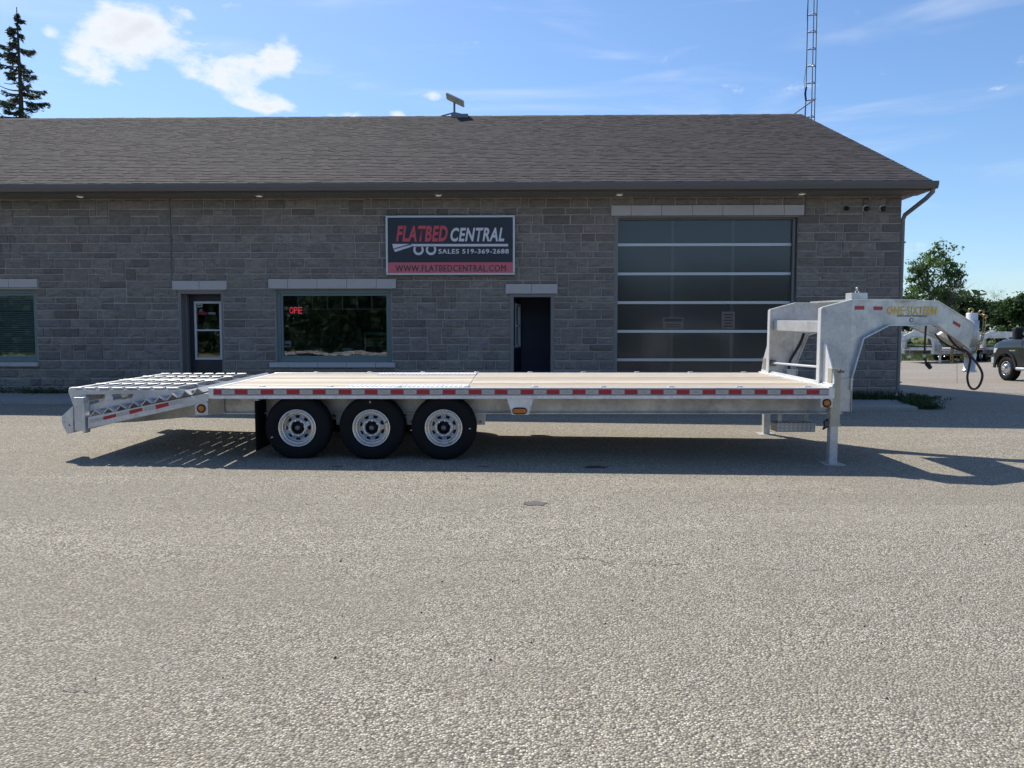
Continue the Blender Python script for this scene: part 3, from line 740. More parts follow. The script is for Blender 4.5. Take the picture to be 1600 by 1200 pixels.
# overhead door
G = empty('overhead_door'); G.parent = BLD; a, c, z0, z1 = gd; f = MB()
pa, pc = bp(963.5, 450, .2)[0], bp(1235, 450, .2)[0]; pt = bp(1100, 343.5, .2)[1]
f.box(a, pa, .0, .30, -.05, z1).box(pc + .06, c, .0, .30, -.05, z1).box(pa, pc + .06, .0, .30, pt + .02, z1 - .003)
f.build('door_frame', M['frame_taupe'], G, bevel=.008)
MB().box(pc + .012, pc + .06, .13, .24, -.05, pt + .02).build('track_cover', M['alu_dull'], G, bevel=.004)
MB().box(pa, pc + .012, .15, .18, pt - .0, pt + .02).build('top_seal', M['alu_dull'], G)
rails = [bp(1100, y, .2)[1] for y in (382, 427.5, 472.5, 517.5, 562)]; step_ = rails[0] - rails[1]
rails += [rails[-1] - step_, rails[-1] - 2*step_]
top = pt
for z in rails:
    MB().box(pa, pc, .205, .212, z + .026, top - .004).build('panel', M['door_panel_glass'], G)
    MB().box(pa, pc, .195, .235, z - .034, z + .026).build('rail', M['alu'], G, bevel=.004); top = z - .034
for px in (1050, 1144):
    u = bp(px, 450, .24)[0]; MB().box(u - .03, u + .03, .222, .25, .1, pt - .01).build('stile', M['white_metal'], G)
for pxa, pya, pxb, pyb in ((1036, 496, 1068, 514), (1128, 487, 1148, 513.5)):
    u0, zt = bp(pxa, pya, .19); u1, zb = bp(pxb, pyb, .19)
    nt = empty('notice', (0, B0, 0), (0, 0, BR)); MB().box(u0, u1, .200, .204, zb, zt).build('sheet', M['paper_tan'], nt)
    pr = MB(); hh = zt - zb
    if pxa < 1100:
        pr.box(u0 + .03, u1 - .03, .197, .1992, zt - hh*.36, zt - hh*.1)
        for k in range(2): pr.box(u0 + .06, u1 - .06, .197, .1992, zb + hh*(.16 + .2*k), zb + hh*(.24 + .2*k))
        tag(nt, 'landscape tan notice with a dark heading bar on the overhead door', 'notice')
    else:
        for k in range(5): pr.box(u0 + .04 + .02*(k % 2), u1 - .04 - .02*(k % 2), .197, .1992, zb + hh*(.1 + .17*k), zb + hh*(.19 + .17*k))
        tag(nt, 'upright tan notice with five lines of print on the overhead door', 'notice')
    pr.build('print', M['text_dark'], nt)

# slab along the wall
sx0, sx1 = UL, 8.0; sb = MB(); e0, e1 = 14.55, 16.2
for k in range(12):
    a = sx0 + (sx1 - sx0)*k/12 + .004; c = sx0 + (sx1 - sx0)*(k+1)/12 - .004
    cut = 0
    def PZ(x, y): return gz(x, y) + .055
    ya, yc = B0 - a*.02 + .01, B0 - c*.02 + .01
    cf = c - .28 if k == 11 else c
    vs = [(a, e0, PZ(a, e0)), (cf, e0, PZ(cf, e0)), (c - cut, yc, PZ(c - cut, yc)), (a, ya, PZ(a, ya))]
    sb.add(vs + [(x, y, z - .2) for x, y, z in vs], [(0,1,2,3), (0,4,5,1), (1,5,6,2), (2,6,7,3), (3,7,4,0)])
tag(sb.build('concrete_walk', M['concrete']), kind='structure')

# shingled roof's satellite dish
u, z = bp(710, 183, RY); DSH = empty('satellite_dish', (0, B0, 0), (0, 0, BR)); tag(DSH, 'flat tilted white satellite dish on a short post on the roof ridge', 'dish')
MB().bar((u - .40, RY, RZ + .01), (u - .02, RY, RZ + .11), .05, .03).bar((u + .42, RY - .05, RZ - .0), (u + .02, RY, RZ + .11), .05, .03).box(u - .08, u + .42, RY - .22, RY + .1, RZ - .10, RZ + .02).build('ridge_mount', M['steel_grey'], DSH)
MB().cyl((u, RY, RZ), (u, RY, RZ + .42), .032, 12).build('post', M['steel_grey'], DSH)
ax = Vector((.23, 0, -.105)).normalized(); nn = Vector((.42, .10, .9)).normalized(); ay = nn.cross(ax).normalized(); ax = ay.cross(nn)
pl = MB(); ce = Vector((u + .02, RY, RZ + .47)); vs = []
for d in (0, .03):
    for sx, sy in ((-1, -.85), (-.85, -1), (.85, -1), (1, -.85), (1, .85), (.85, 1), (-.85, 1), (-1, .85)): vs.append(ce + ax*sx*.29 + ay*sy*.24 + nn*d)
pl.add(vs, [tuple(range(7, -1, -1)), tuple(range(8, 16))] + [(i, (i+1) % 8, 8 + (i+1) % 8, 8 + i) for i in range(8)]); pl.build('panel', M['white_metal'], DSH)

# security cameras by the corner
for px, lab in ((1321, 'small dome security camera on the wall nearest the overhead door'), (1351, 'dome security camera between the two other wall cameras'), (1377, 'pale dome security camera on the wall nearest the downspout')):
    u, z = bp(px, 327); C = empty('security_camera', (0, B0, 0), (0, 0, BR)); tag(C, lab, 'camera', 'dome cameras under the eave')
    k = .7 if px == 1321 else 1
    MB().cyl((u, .03, z + .015), (u, -.06, z + .015), .062*k, 16).build('base', M['white_metal'] if px > 1330 else M['black_plastic'], C, bevel=.005)
    MB().lathe([(.0, -.135), (.03*k, -.13), (.05*k, -.105), (.057*k, -.06)], 16, (u + .01, 0, z)).build('dome', M['black_plastic'], C)

# lattice mast bracketed to the gable peak
MX, MY = 8.98, 23.55
MAST = empty('lattice_mast', (MX, MY, gz(MX, MY))); tag(MAST, 'tall three-legged lattice radio mast behind the roof\'s gable end', 'mast')
legs = [Vector((.15*cos(a), .15*sin(a), 0)) for a in (radians(20), radians(140), radians(260))]
for l in legs: MB().cyl(l + Vector((0, 0, -.2)), l + Vector((0, 0, 17)), .016, 8).build('leg', M['steel_grey'], MAST)
k = 0; z = .5
while z < 16.8:
    r_ = MB()
    for i in range(3): r_.cyl(legs[i] + Vector((0, 0, z)), legs[(i+1) % 3] + Vector((0, 0, z)), .012, 6)
    r_.build('rung', M['steel_grey'], MAST); z += .50
zb = RZ - gz(MX, MY)
MB().cyl((.15, .0, zb + .62), (-.75, -.1, zb - .02), .018, 8).build('brace', M['steel_grey'], MAST)
MB().tube([(-.17, -.05, zb + .1 + i*.5 + 0) if i % 2 else (-.20 - .04*sin(i), -.05, zb + .1 + i*.5) for i in range(16)], .006, 6).build('cable', M['black_plastic'], MAST)
MB().tube([(-.15, -.02, zb + .55), (-.19, -.04, zb + .75), (-.15, -.02, zb + .95)], .03, 8).build('cable_coil', M['black_plastic'], MAST)

# the sign
SG = empty('business_sign', (0, B0, 0), (0, 0, BR)); tag(SG, 'navy and red framed sign board with trailer logo above the doorway', 'sign')
sa, sz1 = bp(602.5, 337, -.12); sc, sz0 = bp(804.5, 429.5, -.12); fw = .042; f = MB()
f.box(sa, sc, -.14, .02, sz1 - fw, sz1).box(sa, sc, -.14, .02, sz0, sz0 + fw).box(sa, sa + fw, -.14, .02, sz0 + fw, sz1 - fw).box(sc - fw, sc, -.14, .02, sz0 + fw, sz1 - fw)
f.build('frame', M['alu'], SG, bevel=.006)
zb = bp(700, 410, -.12)[1]
MB().box(sa + fw, sc - fw, -.125, -.02, zb, sz1 - fw).build('panel', M['sign_navy'], SG)
MB().box(sa + fw, sc - fw, -.127, -.02, sz0 + fw, zb).build('web_band', M['sign_band'], SG)
def sp(px, py): return bp(px, py, -.128)
def word(body, x0, x1, ytop, ybot, mat, shear=0, bold=0, spacing=1.0):
    u0, z0 = sp(x0, ybot); u1, z1 = sp(x1, ytop)
    o = put('lettering', text_mesh(body, M[mat], width=u1 - u0, height=z1 - z0, shear=shear, bold=bold, spacing=spacing), SG); o.location = (u0, -.1275, z0); return o
word('FLATBED', 619, 699.5, 352.5, 377.5, 'sign_red', .24, .035, 1.08)
word('CENTRAL', 704, 788, 355.5, 377.5, 'sign_white', .24, .03, 1.1)
word('SALES 519-369-2688', 685, 794.5, 389, 396.5, 'sign_white', 0, .008, 1.12)
word('WWW.FLATBEDCENTRAL.COM', 618, 790, 414, 424.5, 'text_dark', 0, .0, 1.08)
bpy.context.view_layer.update()
for q in list(SG.children):
    if q.name.startswith('lettering') and q.dimensions.z < .16:      # a second pass thickens the thin strokes
        e = put('lettering', q.data, SG); e.location = q.location + Vector((.007, -.0006, .002))
lg = MB()
def poly(pts): lg.prism([sp(*p) for p in pts], -.131, -.127)
poly([(643, 381.2), (794, 381.2), (794, 385), (641, 385)]); poly([(613, 381.2), (640, 381.2), (614.5, 388.6)]); poly([(615, 390), (643, 382.2), (645, 384.8), (617.5, 393.8)])
for cx in (654, 673.5):
    n = 18; outer = [sp(cx + 8.2*cos(a), 390.5 + 8.2*sin(a)) for a in [radians(-40 + 260*i/n) for i in range(n + 1)]]; inner = [sp(cx + 5.0*cos(a), 390 + 5.0*sin(a)) for a in [radians(-40 + 260*i/n) for i in range(n + 1)]]
    for i in range(n): lg.prism([outer[i], outer[i+1], inner[i+1], inner[i]], -.131, -.127)
lg.build('trailer_logo', M['sign_white'], SG)

# things inside the office window
def inside(name, label, cat): o = empty(name, (0, B0, 0), (0, 0, BR)); return tag(o, label, cat)
N = inside('open_sign', 'red neon open sign hanging in the office window', 'sign')
u0, z0 = bp(453, 490, .22); u1, z1 = bp(473.5, 480, .22); cw = (u1 - u0)/3
for i, ch in enumerate('OPEN'):
    o = put('neon_letter', text_mesh(ch, M['neon_red'] if ch != 'N' else M['steel_grey'], width=cw*.86, height=z1 - z0, bold=-.005), N); o.location = (u0 + i*cw, .20, z0)  # the N is grey to stand in for the reflection covering it
MB().box(u0 - .03, u0 + 4*cw + .03, .215, .222, z0 - .03, z1 + .03).build('backing', M['black_plastic'], N)
MB().cyl((u0 + .1, .218, z1 + .03), (u0 + .1, .218, g1[3] + .1), .004, 6).cyl((u0 + 3*cw, .218, z1 + .03), (u0 + 3*cw, .218, g1[3] + .1), .004, 6).build('hanger', M['steel_grey'], N)
T = inside('desk', 'low counter just inside the office window', 'desk'); MB().box(mw[0] - .05, mw[1] + .05, .32, 1.1, g1[2] - .06, g1[2] - .01).build('top', M['room_floor'], T)
for u in (mw[0], mw[1] - .05): MB().box(u, u + .05, .35, 1.05, .16, g1[2] - .06).build('leg', M['steel_grey'], T)
zd = g1[2] - .01
o = inside('paper_notice', 'small white notice in the office window corner', 'notice'); u, z = bp(449, 538, .19); MB().box(u - .09, u + .09, .165, .169, z - .07, z + .07).build('sheet', M['paper'], o); MB().box(u - .06, u + .06, .162, .164, z - .015, z + .01).build('print', M['text_dark'], o)
o = inside('cardboard_box', 'brown cardboard box inside the office window below the notice', 'box'); u, z = bp(453, 552, .5); MB().box(u - .17, u + .13, .42, .72, zd, zd + .17).build('carton', M['cardboard'], o, bevel=.004); MB().box(u - .04, u + .0, .417, .72, zd + .16, zd + .173).build('packing_tape', M['paper_tan'], o)
o = inside('white_carton', 'white carton on the counter inside the office window', 'box'); u, z = bp(544, 552, .5); MB().box(u - .11, u + .11, .42, .66, zd, zd + .15).build('carton', M['cloth_white'], o, bevel=.004); MB().box(u - .12, u + .12, .41, .67, zd + .15, zd + .175).build('lid', M['cloth_white'], o)
o = inside('display_shelf', 'shelf with green cloth top inside the office window', 'shelf'); u0, z0 = bp(571, 552, .9); u1, z1 = bp(612, 519, .9)
MB().box(u0, u1, .8, 1.1, z1 - .06, z1).build('cloth', M['green_cloth'], o)
sh_ = MB().box(u0, u0 + .03, .8, 1.1, zd - .4, z1 - .06).box(u1 - .03, u1, .8, 1.1, zd - .4, z1 - .06); sh_.build('upright', M['steel_grey'], o)
for k in range(2): MB().box(u0 + .03, u1 - .03, .8, 1.1, z1 - .16 - k*.16, z1 - .14 - k*.16).build('board', M['cardboard'], o)
rs = random.Random(3)
for k in range(7):
    o = inside('brochure_stack', 'pile of pale brochures on the counter inside the office window', 'papers'); o['group'] = 'brochures on the counter'
    u = bp(572 + k*4.6, 550, .5)[0]; MB().box(u - .05, u + .05, .40 + .04*(k % 3), .55 + .04*(k % 3), zd, zd + rs.uniform(.02, .07)).build('papers', M['paper'], o)
# ------------------------------------------------------------------ the trailer (its own frame: x along, y away from its near edge, z up)
TR = empty('flatbed_trailer', (0, T0, 0), (TS, 0, 0))
tag(TR, 'long galvanised gooseneck flatbed trailer with wooden deck and folded rear ramps on the lot', 'trailer')
W, DZ = 2.59, .855
XL, XR, XS = TL(325, 607, 0)[0], TL(1302, 607, 0)[0], TL(739, 595, 1.2)[0]
GA, GB, GG = M['galvanised'], M['galvanised_bright'], M['galvanised_aged']
def both(fn):
    """near side and its mirror image on the far side"""
    fn(lambda y: y); fn(lambda y: W - y)
# deck planks
npl = 13; y0, y1 = .095, W - .095; pw = (y1 - y0)/npl; rs = random.Random(31)
for k in range(npl):
    for a, c in ((XL + .06, XS - .006), (XS + .006, XR - .05)):
        b = MB().box(a + rs.uniform(0, .004), c - rs.uniform(0, .004), y0 + k*pw + .006, y0 + (k+1)*pw - .006, DZ - .042, DZ - .004 + rs.uniform(-.0025, .0025))
        b.build('plank', M['timber'], TR, bevel=.004)
MB().box(XS - .006, XS + .006, y0, y1, DZ - .04, DZ - .012).build('deck_seam', GG, TR)
def strip(f):
    ya, yb = sorted((f(.095), f(.46))); xa, xb = TL(545, 600, .3)[0], XS - .01
    p = MB().box(xa, xb, ya, yb, DZ - .002, DZ + .005).build('tread_strip', GB, TR)
    n = int((xb - xa)/.055)
    l = MB()
    for i in range(n):
        x = xa + .02 + i*.055; l.prism([(x, ya + .03), (x + .028, ya + .03), (x + .012, yb - .03), (x - .016, yb - .03)], DZ + .004, DZ + .011, 'z')
    tag(l.build('tread_lugs', GB, p), kind='stuff')
both(strip)
# side rails
def rail(f):
    def bx(x0, x1, ya, yb, z0, z1, nm, mt, bev=.004): return MB().box(x0, x1, min(f(ya), f(yb)), max(f(ya), f(yb)), z0, z1).build(nm, mt, TR, bevel=bev)
    bx(XL, XR, .03, .09, .735, DZ + .006, 'side_channel', GA)
    bx(XL, XR, .004, .088, DZ - .009, DZ + .004, 'top_flange', GB, .003)
    bx(XL, XR, .004, .10, .727, .770, 'lower_flange', GB, .006)
    RR = bx(XL, XR, .010, .024, .774, .842, 'rub_rail', M['alu_dull'], .003)
    for i in range(9): bx(XL + .35 + i*.84, XL + .40 + i*.84, .022, .032, .776, .84, 'stake_spacer', GA)
    for i in range(9):
        xx = XL + .62 + i*.80; yy = f(.05)
        MB().tube([(xx - .04, yy, DZ), (xx - .03, yy, DZ + .014), (xx + .03, yy, DZ + .014), (xx + .04, yy, DZ)], .007, 6).build('tie_down', GB, TR)
    s = -1 if f(0) == 0 else 1
    x = TL(325, 613, 0)[0] + .005; half = .152; k = 0
    mr_ = MB().box(0, half - .002, 0, .002, 0, .052).mesh('reflector_tape', M['tape_red']); mw_ = MB().box(0, half - .002, 0, .0015, 0, .052).mesh('reflector_tape', M['tape_silver'])
    mm_ = MB().box(.035, half - .04, -.0006, .0, .022, .030).mesh('tape_print', M['tape_mark'])
    while x + half < XR + .02:
        o = put('reflector_tape', mr_ if k % 2 == 0 else mw_, RR); o.location = (x, f(.0085) if s < 0 else f(.0085) - .002, .782)
        if k % 2 and s < 0: q = put('tape_print', mm_, RR); q.location = (x, f(.0085), .782)
        x += half; k += 1
both(rail)
# main beams and cross members
def beam(f):
    yc = f(.47); b = MB(); x0, x1 = XL + .02, XR + .30
    b.box(x0, x1, yc - .006, yc + .006, .516, .745).box(x0, x1, yc - .07, yc + .07, .500, .516).box(x0, x1, yc - .07, yc + .07, .745, .76)
    B_ = b.build('main_beam', GA, TR)
    sg = -1 if f(0) == 0 else 1
    for i in range(5): MB().cyl((XL + .18 + i*.17, yc + sg*.0, .655), (XL + .18 + i*.17, yc + sg*.016, .655), .014, 8).build('bolt', GA, B_)
    # tapering tail of the beam down to the bumper
    MB().prism([(x0, .50), (x0, .72), (-4.55, .50), (-5.02, .42), (-5.02, .38), (-4.6, .40)], yc - .03, yc + .03).build('tail_beam', GG, TR)
both(beam)
me = MB().box(-.022, .022, .09, W - .09, .762, .812).box(-.045, .045, .09, W - .09, .806, .812).mesh('cross_member', GG)
for i in range(15): o = put('cross_member', me, TR); o.location = (XL + .1 + i*.51, 0, 0)
MB().box(XR - .05, XR + .02, .0, W, .735, DZ + .02).build('front_rail', GB, TR, bevel=.006)
MB().box(XL - .0, XL + .06, .0, W, .735, DZ).build('rear_rail', GB, TR, bevel=.006)

# wheels
def make_wheel():
    w = empty('wheel'); R = .388
    prof = [(.205, .035), (.222, .012), (.245, -.004), (.285, -.016), (.33, -.014), (.36, .0), (.378, .018), (R - .004, .036), (R, .055), (R, .075), (R - .009, .078), (R - .009, .088), (R, .091), (R, .115), (R - .009, .118), (R - .009, .126), (R, .129),
            (R, .160), (R - .009, .163), (R - .009, .173), (R, .176), (R, .195), (R - .006, .212), (.36, .238), (.31, .252), (.25, .245), (.205, .20)]
    t = MB().lathe(prof, 56).build('tyre', M['rubber'], w)
    for a in (radians(200),):
        MB().bar((cos(a)*.30, -.0172, sin(a)*.30), (cos(a)*.325, -.0172, sin(a)*.325), .012, .003, (0, 1, 0)).build('paint_mark', M['paper'], w)
    lt = MB()
    for k in range(40): # moulded rib blocks on the shoulder
        a = 2*pi*k/40; lt.bar((cos(a)*.362, .004, sin(a)*.362), (cos(a)*.383, .028, sin(a)*.383), .018, .006, (0, 1, 0))
    tag(lt.build('shoulder_lugs', M['rubber'], w), kind='stuff')
    rim = MB().lathe([(.218, .040), (.226, .012), (.222, .0), (.212, .0), (.207, .010), (.201, .048), (.190, .054), (.185, .020), (.176, .018), (.171, .030), (.164, .090), (.160, .110), (.16, .2), (.20, .2)], 48)
    RM = rim.build('rim', M['rim_silver'], w)
    # disc: inner ring, outer ring, eight spokes between the hand holes
    d = MB(); n = 8
    d.lathe([(.166, .066), (.150, .058), (.149, .068), (.165, .080)], 48); d.lathe([(.118, .038), (.110, .026), (.098, .020), (.084, .022), (.074, .034), (.070, .050), (.118, .055)], 48)
    for k in range(n):
        a = 2*pi*(k + .5)/n; h0, h1 = radians(14), radians(8)
        P = lambda r, an, y: (r*cos(an), y, r*sin(an))
        d.add([P(.114, a - h0, .034), P(.114, a + h0, .034), P(.154, a + h1*1.3, .060), P(.154, a - h1*1.3, .060), P(.114, a - h0, .05), P(.114, a + h0, .05), P(.154, a + h1*1.3, .072), P(.154, a - h1*1.3, .072)],
              [(0,1,2,3), (4,7,6,5), (0,4,5,1), (1,5,6,2), (2,6,7,3), (3,7,4,0)])
    DS = d.build('wheel_disc', M['disc_silver_shaded'], w)
    for k in range(8):
        a = 2*pi*(k + .25)/8; MB().cyl((cos(a)*.088, .004, sin(a)*.088), (cos(a)*.088, .024, sin(a)*.088), .0095, 6, smooth=False).build('lug_nut', M['chrome'], w)
    hb = MB().lathe([(.0, .02), (.026, .02), (.034, .026), (.036, .045), (.062, .05), (.068, .06), (.068, .12)], 32).build('hub', M['black_plastic'], w)
    MB().lathe([(.0, .012), (.018, .012), (.027, .018), (.030, .024), (.024, .025)], 24).build('grease_cap', M['steel_grey'], w)
    a = radians(130); MB().cyl((cos(a)*.19, .03, sin(a)*.19), (cos(a)*.185, -.004, sin(a)*.185), .006, 8).build('valve', M['black_plastic'], w)
    MB().lathe([(.15, .10), (.0, .10)], 24).build('hole_backing', M['black_plastic'], w)  # black disc put behind the hand holes to make them dark
    return w
proto = make_wheel(); first = True; rot = [0.0, 1.9, 3.5, .7, 2.6, 4.4]
WX = [TL(464, 669, .08)[0], TL(580, 669, .08)[0], TL(693, 669, .08)[0]]
for i, x in enumerate(WX):
    for s in (0, 1):
        w = proto if first else copy_tree(proto); first = False
        w.parent = TR; w.location = (x, .08 if s == 0 else W - .08, .372)
        w.rotation_euler = (0, rot[i + 3*s], 0) if s == 0 else (0, rot[i + 3*s], pi)
    MB().cyl((x, .3, .372), (x, W - .3, .372), .045, 14).build('axle', GG, TR)
def susp(f):
    for i, x in enumerate([WX[0] - .42, (WX[0] + WX[1])/2, (WX[1] + WX[2])/2, WX[2] + .42]):
        ya = f(.50); MB().prism([(x - .07, .52), (x + .07, .52), (x + .055, .36), (x - .055, .36)], ya - .04, ya - .028).prism([(x - .07, .52), (x + .07, .52), (x + .055, .36), (x - .055, .36)], ya + .028, ya + .04).box(x - .07, x + .07, ya - .05, ya + .05, .50, .515).build('spring_hanger', GA, TR)
        MB().cyl((x, ya - .055, .40), (x, ya + .055, .40), .014, 8).build('hanger_bolt', M['steel_grey'], TR)
    for x in WX:
        ya = f(.50); b = MB()
        for k, L in enumerate((.40, .33, .24, .15)):
            pts = [(x + t_*L, ya, .405 + .035*(1 - (1 - abs(t_))**2) + .0 - k*.011) for t_ in (-1, -.6, -.2, .2, .6, 1)]
            for p, q in zip(pts, pts[1:]): b.bar(p, q, .06, .010)
        b.build('leaf_spring', M['steel_grey'], TR)
both(susp)
def flap(f):
    xa, xb = TL(399.5, 650, .1)[0], 0; ya, yb = sorted((f(.07), f(.62)))
    MB().prism([(ya, .70), (yb, .70), (yb, .10), (ya, .10)], xa, xa + .012, 'x').build('mud_flap', M['rubber'], TR)
    MB().box(xa - .01, xa + .05, ya - .005, yb, .70, .735).build('flap_bracket', GG, TR)
both(flap)
# marker lights
def round_light(x, z, f):
    s = -1 if f(0) == 0 else 1; y = f(.012)
    R_ = MB().lathe([(.052, .018), (.052, -.006), (.044, -.012), (.038, -.008)], 24, (0, 0, 0)).build('marker_light', M['black_plastic'], TR)
    L_ = MB().lathe([(.0, -.020), (.02, -.018), (.036, -.010), (.038, .0)], 24).build('lens', M['amber_lens'], R_)
    R_.location = (x, y, z); R_.rotation_euler = (0, 0, 0 if s < 0 else pi)
def lights(f):
    ya, yb = sorted((f(.014), f(.03)))
    x, z = TL(314, 638.5, 0); MB().box(x - .075, x + .075, ya, yb, z - .075, z + .075).build('light_plate', GA, TR); round_light(x, z, f)
    x, z = TL(1292.5, 630, 0); MB().box(x - .07, x + .07, ya, yb, z - .05, .73).build('light_plate', GA, TR); round_light(x, z, f)
    a, c = TL(792, 624, 0)[0], TL(834, 624, 0)[0]; zt, zb = .73, TL(812, 648.5, 0)[1]
    MB().prism([(a, zt), (c, zt), (c - .06, zb), (a + .06, zb)], ya + .004, yb + .004).build('light_bracket', GB, TR)
    x, z = TL(812, 642.3, 0); s = -1 if f(0) == 0 else 1
    def stad(hw, r, n=8): return [(hw*1 + r*cos(t_), r*sin(t_)) for t_ in [radians(-90 + 180*i/n) for i in range(n+1)]] + [(-hw + r*cos(t_), r*sin(t_)) for t_ in [radians(90 + 180*i/n) for i in range(n+1)]]
    y = f(.016); LB = MB().prism([(x + p, z + q) for p, q in stad(.048, .040)], y, y + s*.014).build('side_light', M['black_plastic'], TR, bevel=.004)
    for o_ in (-.043, .043): MB().prism([(x + o_ + p, z + q) for p, q in stad(.012, .026)], y + s*.010, y + s*.022).build('lens', M['amber_lens'], LB, bevel=.006)
    MB().box(x - .015, x + .015, min(y, y + s*.02), max(y, y + s*.02), z - .027, z + .027).build('lens', M['amber_lens'], LB)
both(lights)

# dovetail with angle-iron cleats
def dove(f):
    P = [TL(136.5, 652, 0), TL(301, 619, 0), TL(325, 614, 0), TL(325, 627, 0), TL(296, 634.8, 0), TL(136.5, 670, 0)]
    ya, yb = sorted((f(.01), f(.06))); S_ = MB().prism(P, ya, yb).build('dovetail_side', GA, TR, bevel=.004)
    s = -1 if f(0) == 0 else 1; yy = f(.01)
    for q in ([(160, 651.5), (180.5, 646.5), (181, 651.5), (161, 656.5)], [(201, 641.7), (221.5, 637), (222.5, 642), (202, 647.5)], [(242, 633), (262.5, 628.5), (263.5, 634), (243.5, 639.7)]):
        MB().prism([TL(a, b_, 0) for a, b_ in q], yy, yy + s*.002).build('reflector_tape', M['tape_red'], S_)
    for q in ([(139, 655.7), (159, 651), (160, 656.5), (140, 661)], [(181.5, 646), (200, 642), (201, 647.5), (182.5, 651.5)], [(223, 636.7), (241, 632.8), (242.3, 639.8), (223.8, 642)], [(264, 628), (283, 624), (284, 630), (264.6, 634)]):
        MB().prism([TL(a, b_, 0) for a, b_ in q], yy, yy + s*.0015).build('reflector_tape', M['tape_silver'], S_)
both(dove)
p0, p1 = TL(138, 651, 0), TL(318, 612, 0); nc = 9
for k in range(nc):
    x = lerp(p0[0], p1[0], (k + .5)/nc); z = lerp(p0[1], p1[1], (k + .5)/nc); h_ = (p1[0] - p0[0])/nc*.46; sl_ = (p1[1] - p0[1])/(p1[0] - p0[0])
    l_ = MB().prism([(x - h_, z - h_*sl_ - .005), (x, z + .062), (x + h_, z + h_*sl_ - .005), (x + h_ - .012, z + h_*sl_ - .006), (x, z + .048), (x - h_ + .012, z - h_*sl_ - .006)], .012, W - .012)
    l_.build('dovetail_cleat', GA, TR)
for y in (.7, 1.3, 1.9): MB().prism([(p0[0], p0[1] - .01), (p1[0], p1[1] - .01), (p1[0], p1[1] - .09), (p0[0], p0[1] - .09)], y - .02, y + .02).build('dovetail_joist', GG, TR)
# folded ramps
ZT = .846
def ramp(ya, yb):
    xa, xb = TL(107, 608, .1)[0], TL(300, 609, .1)[0]
    def pl(pts, y): return [TL(px, py, .1) for px, py in pts]
    for y in (ya, (ya + yb)/2, yb):
        b = MB()
        for q in ([(109, 609), (298, 609), (250, 615.5), (133, 616.5), (112, 616.5)], [(112, 616.5), (133, 616.5), (133, 643.5), (120, 646), (113, 632)], [(133, 634.5), (162, 627), (163.5, 616.4), (174, 616.2), (176, 626.3), (205, 622), (208, 616), (250, 615.5), (288, 611), (288, 613), (133, 643.5)]):
            b.prism(pl(q, y), y - .006, y + .006)
        b.build('ramp_side', GA, TR)
        for k in range(8):
            xc = xa + .085 + k*(xb - xa - .16)/8; MB().box(xc - .062, xc + .062, y - .03, y + .03, ZT - .008, ZT + .010).build('ramp_glint', GB, TR, bevel=.004)  # bright bars added for the sun glint on the cleat edges
    n = 8
    for k in range(n):
        x = xa + .085 + k*(xb - xa - .16)/n; w_ = .066
        MB().prism([(x - w_, ZT - .028), (x - w_*.35, ZT + .004), (x + w_*.35, ZT + .004), (x + w_, ZT - .028), (x + w_ - .012, ZT - .030), (x + w_*.32, ZT - .008), (x - w_*.32, ZT - .008), (x - w_ + .012, ZT - .030)], ya, yb).build('ramp_cleat', M['galvanised_reflect_dark'], TR)
    xe = TL(106, 608, .1)[0]
    MB().prism([(xe, ZT), (xe + .09, ZT), (xe + .09, .66), (xe + .04, .655), (xe - .005, .80)], ya - .01, yb + .01).build('ramp_toe', GA, TR, bevel=.01)
    MB().cyl((xb, ya, .80), (xb, yb, .80), .02, 10).build('hinge_pin', M['steel_grey'], TR)
ramp(.12, 1.24); ramp(1.35, W - .12)
def tail(f):
    ya, yb = sorted((f(.0), f(.10)))
    a, c = TL(115.5, 640, 0)[0], TL(131, 640, 0)[0]; zb = TL(120, 673, 0)[1]
    MB().box(a, c, ya, yb, zb, ZT - .10).box(c - .02, c + .01, ya - .006, yb + .006, zb - .03, ZT - .16).build('tail_post', GA, TR, bevel=.006)
    ya2, yb2 = sorted((f(.03), f(.30)))
    bl_ = [TL(px, py, .05) for px, py in ((116, 633), (116, 676), (106, 678), (98, 662), (97, 651))]
    MB().prism(bl_, ya2, yb2).build('tail_block', GA, TR, bevel=.008)
    x, z = TL(108.5, 664.5, .03); s = -1 if f(0) == 0 else 1; MB().cyl((x, f(.031), z), (x, f(.031) + s*.004, z), .009, 10).build('pin_hole', M['black_plastic'], TR)
both(tail)
MB().box(-5.08, -4.99, .1, W - .1, .36, .49).build('rear_bumper', GA, TR, bevel=.006)
for y in (.45, .62, W - .62, W - .45):
    MB().lathe([(.0, -.018), (.04, -.012), (.05, 0)], 16, (-5.08, y, .425), 'x').build('tail_lamp', M['tape_red'], TR)

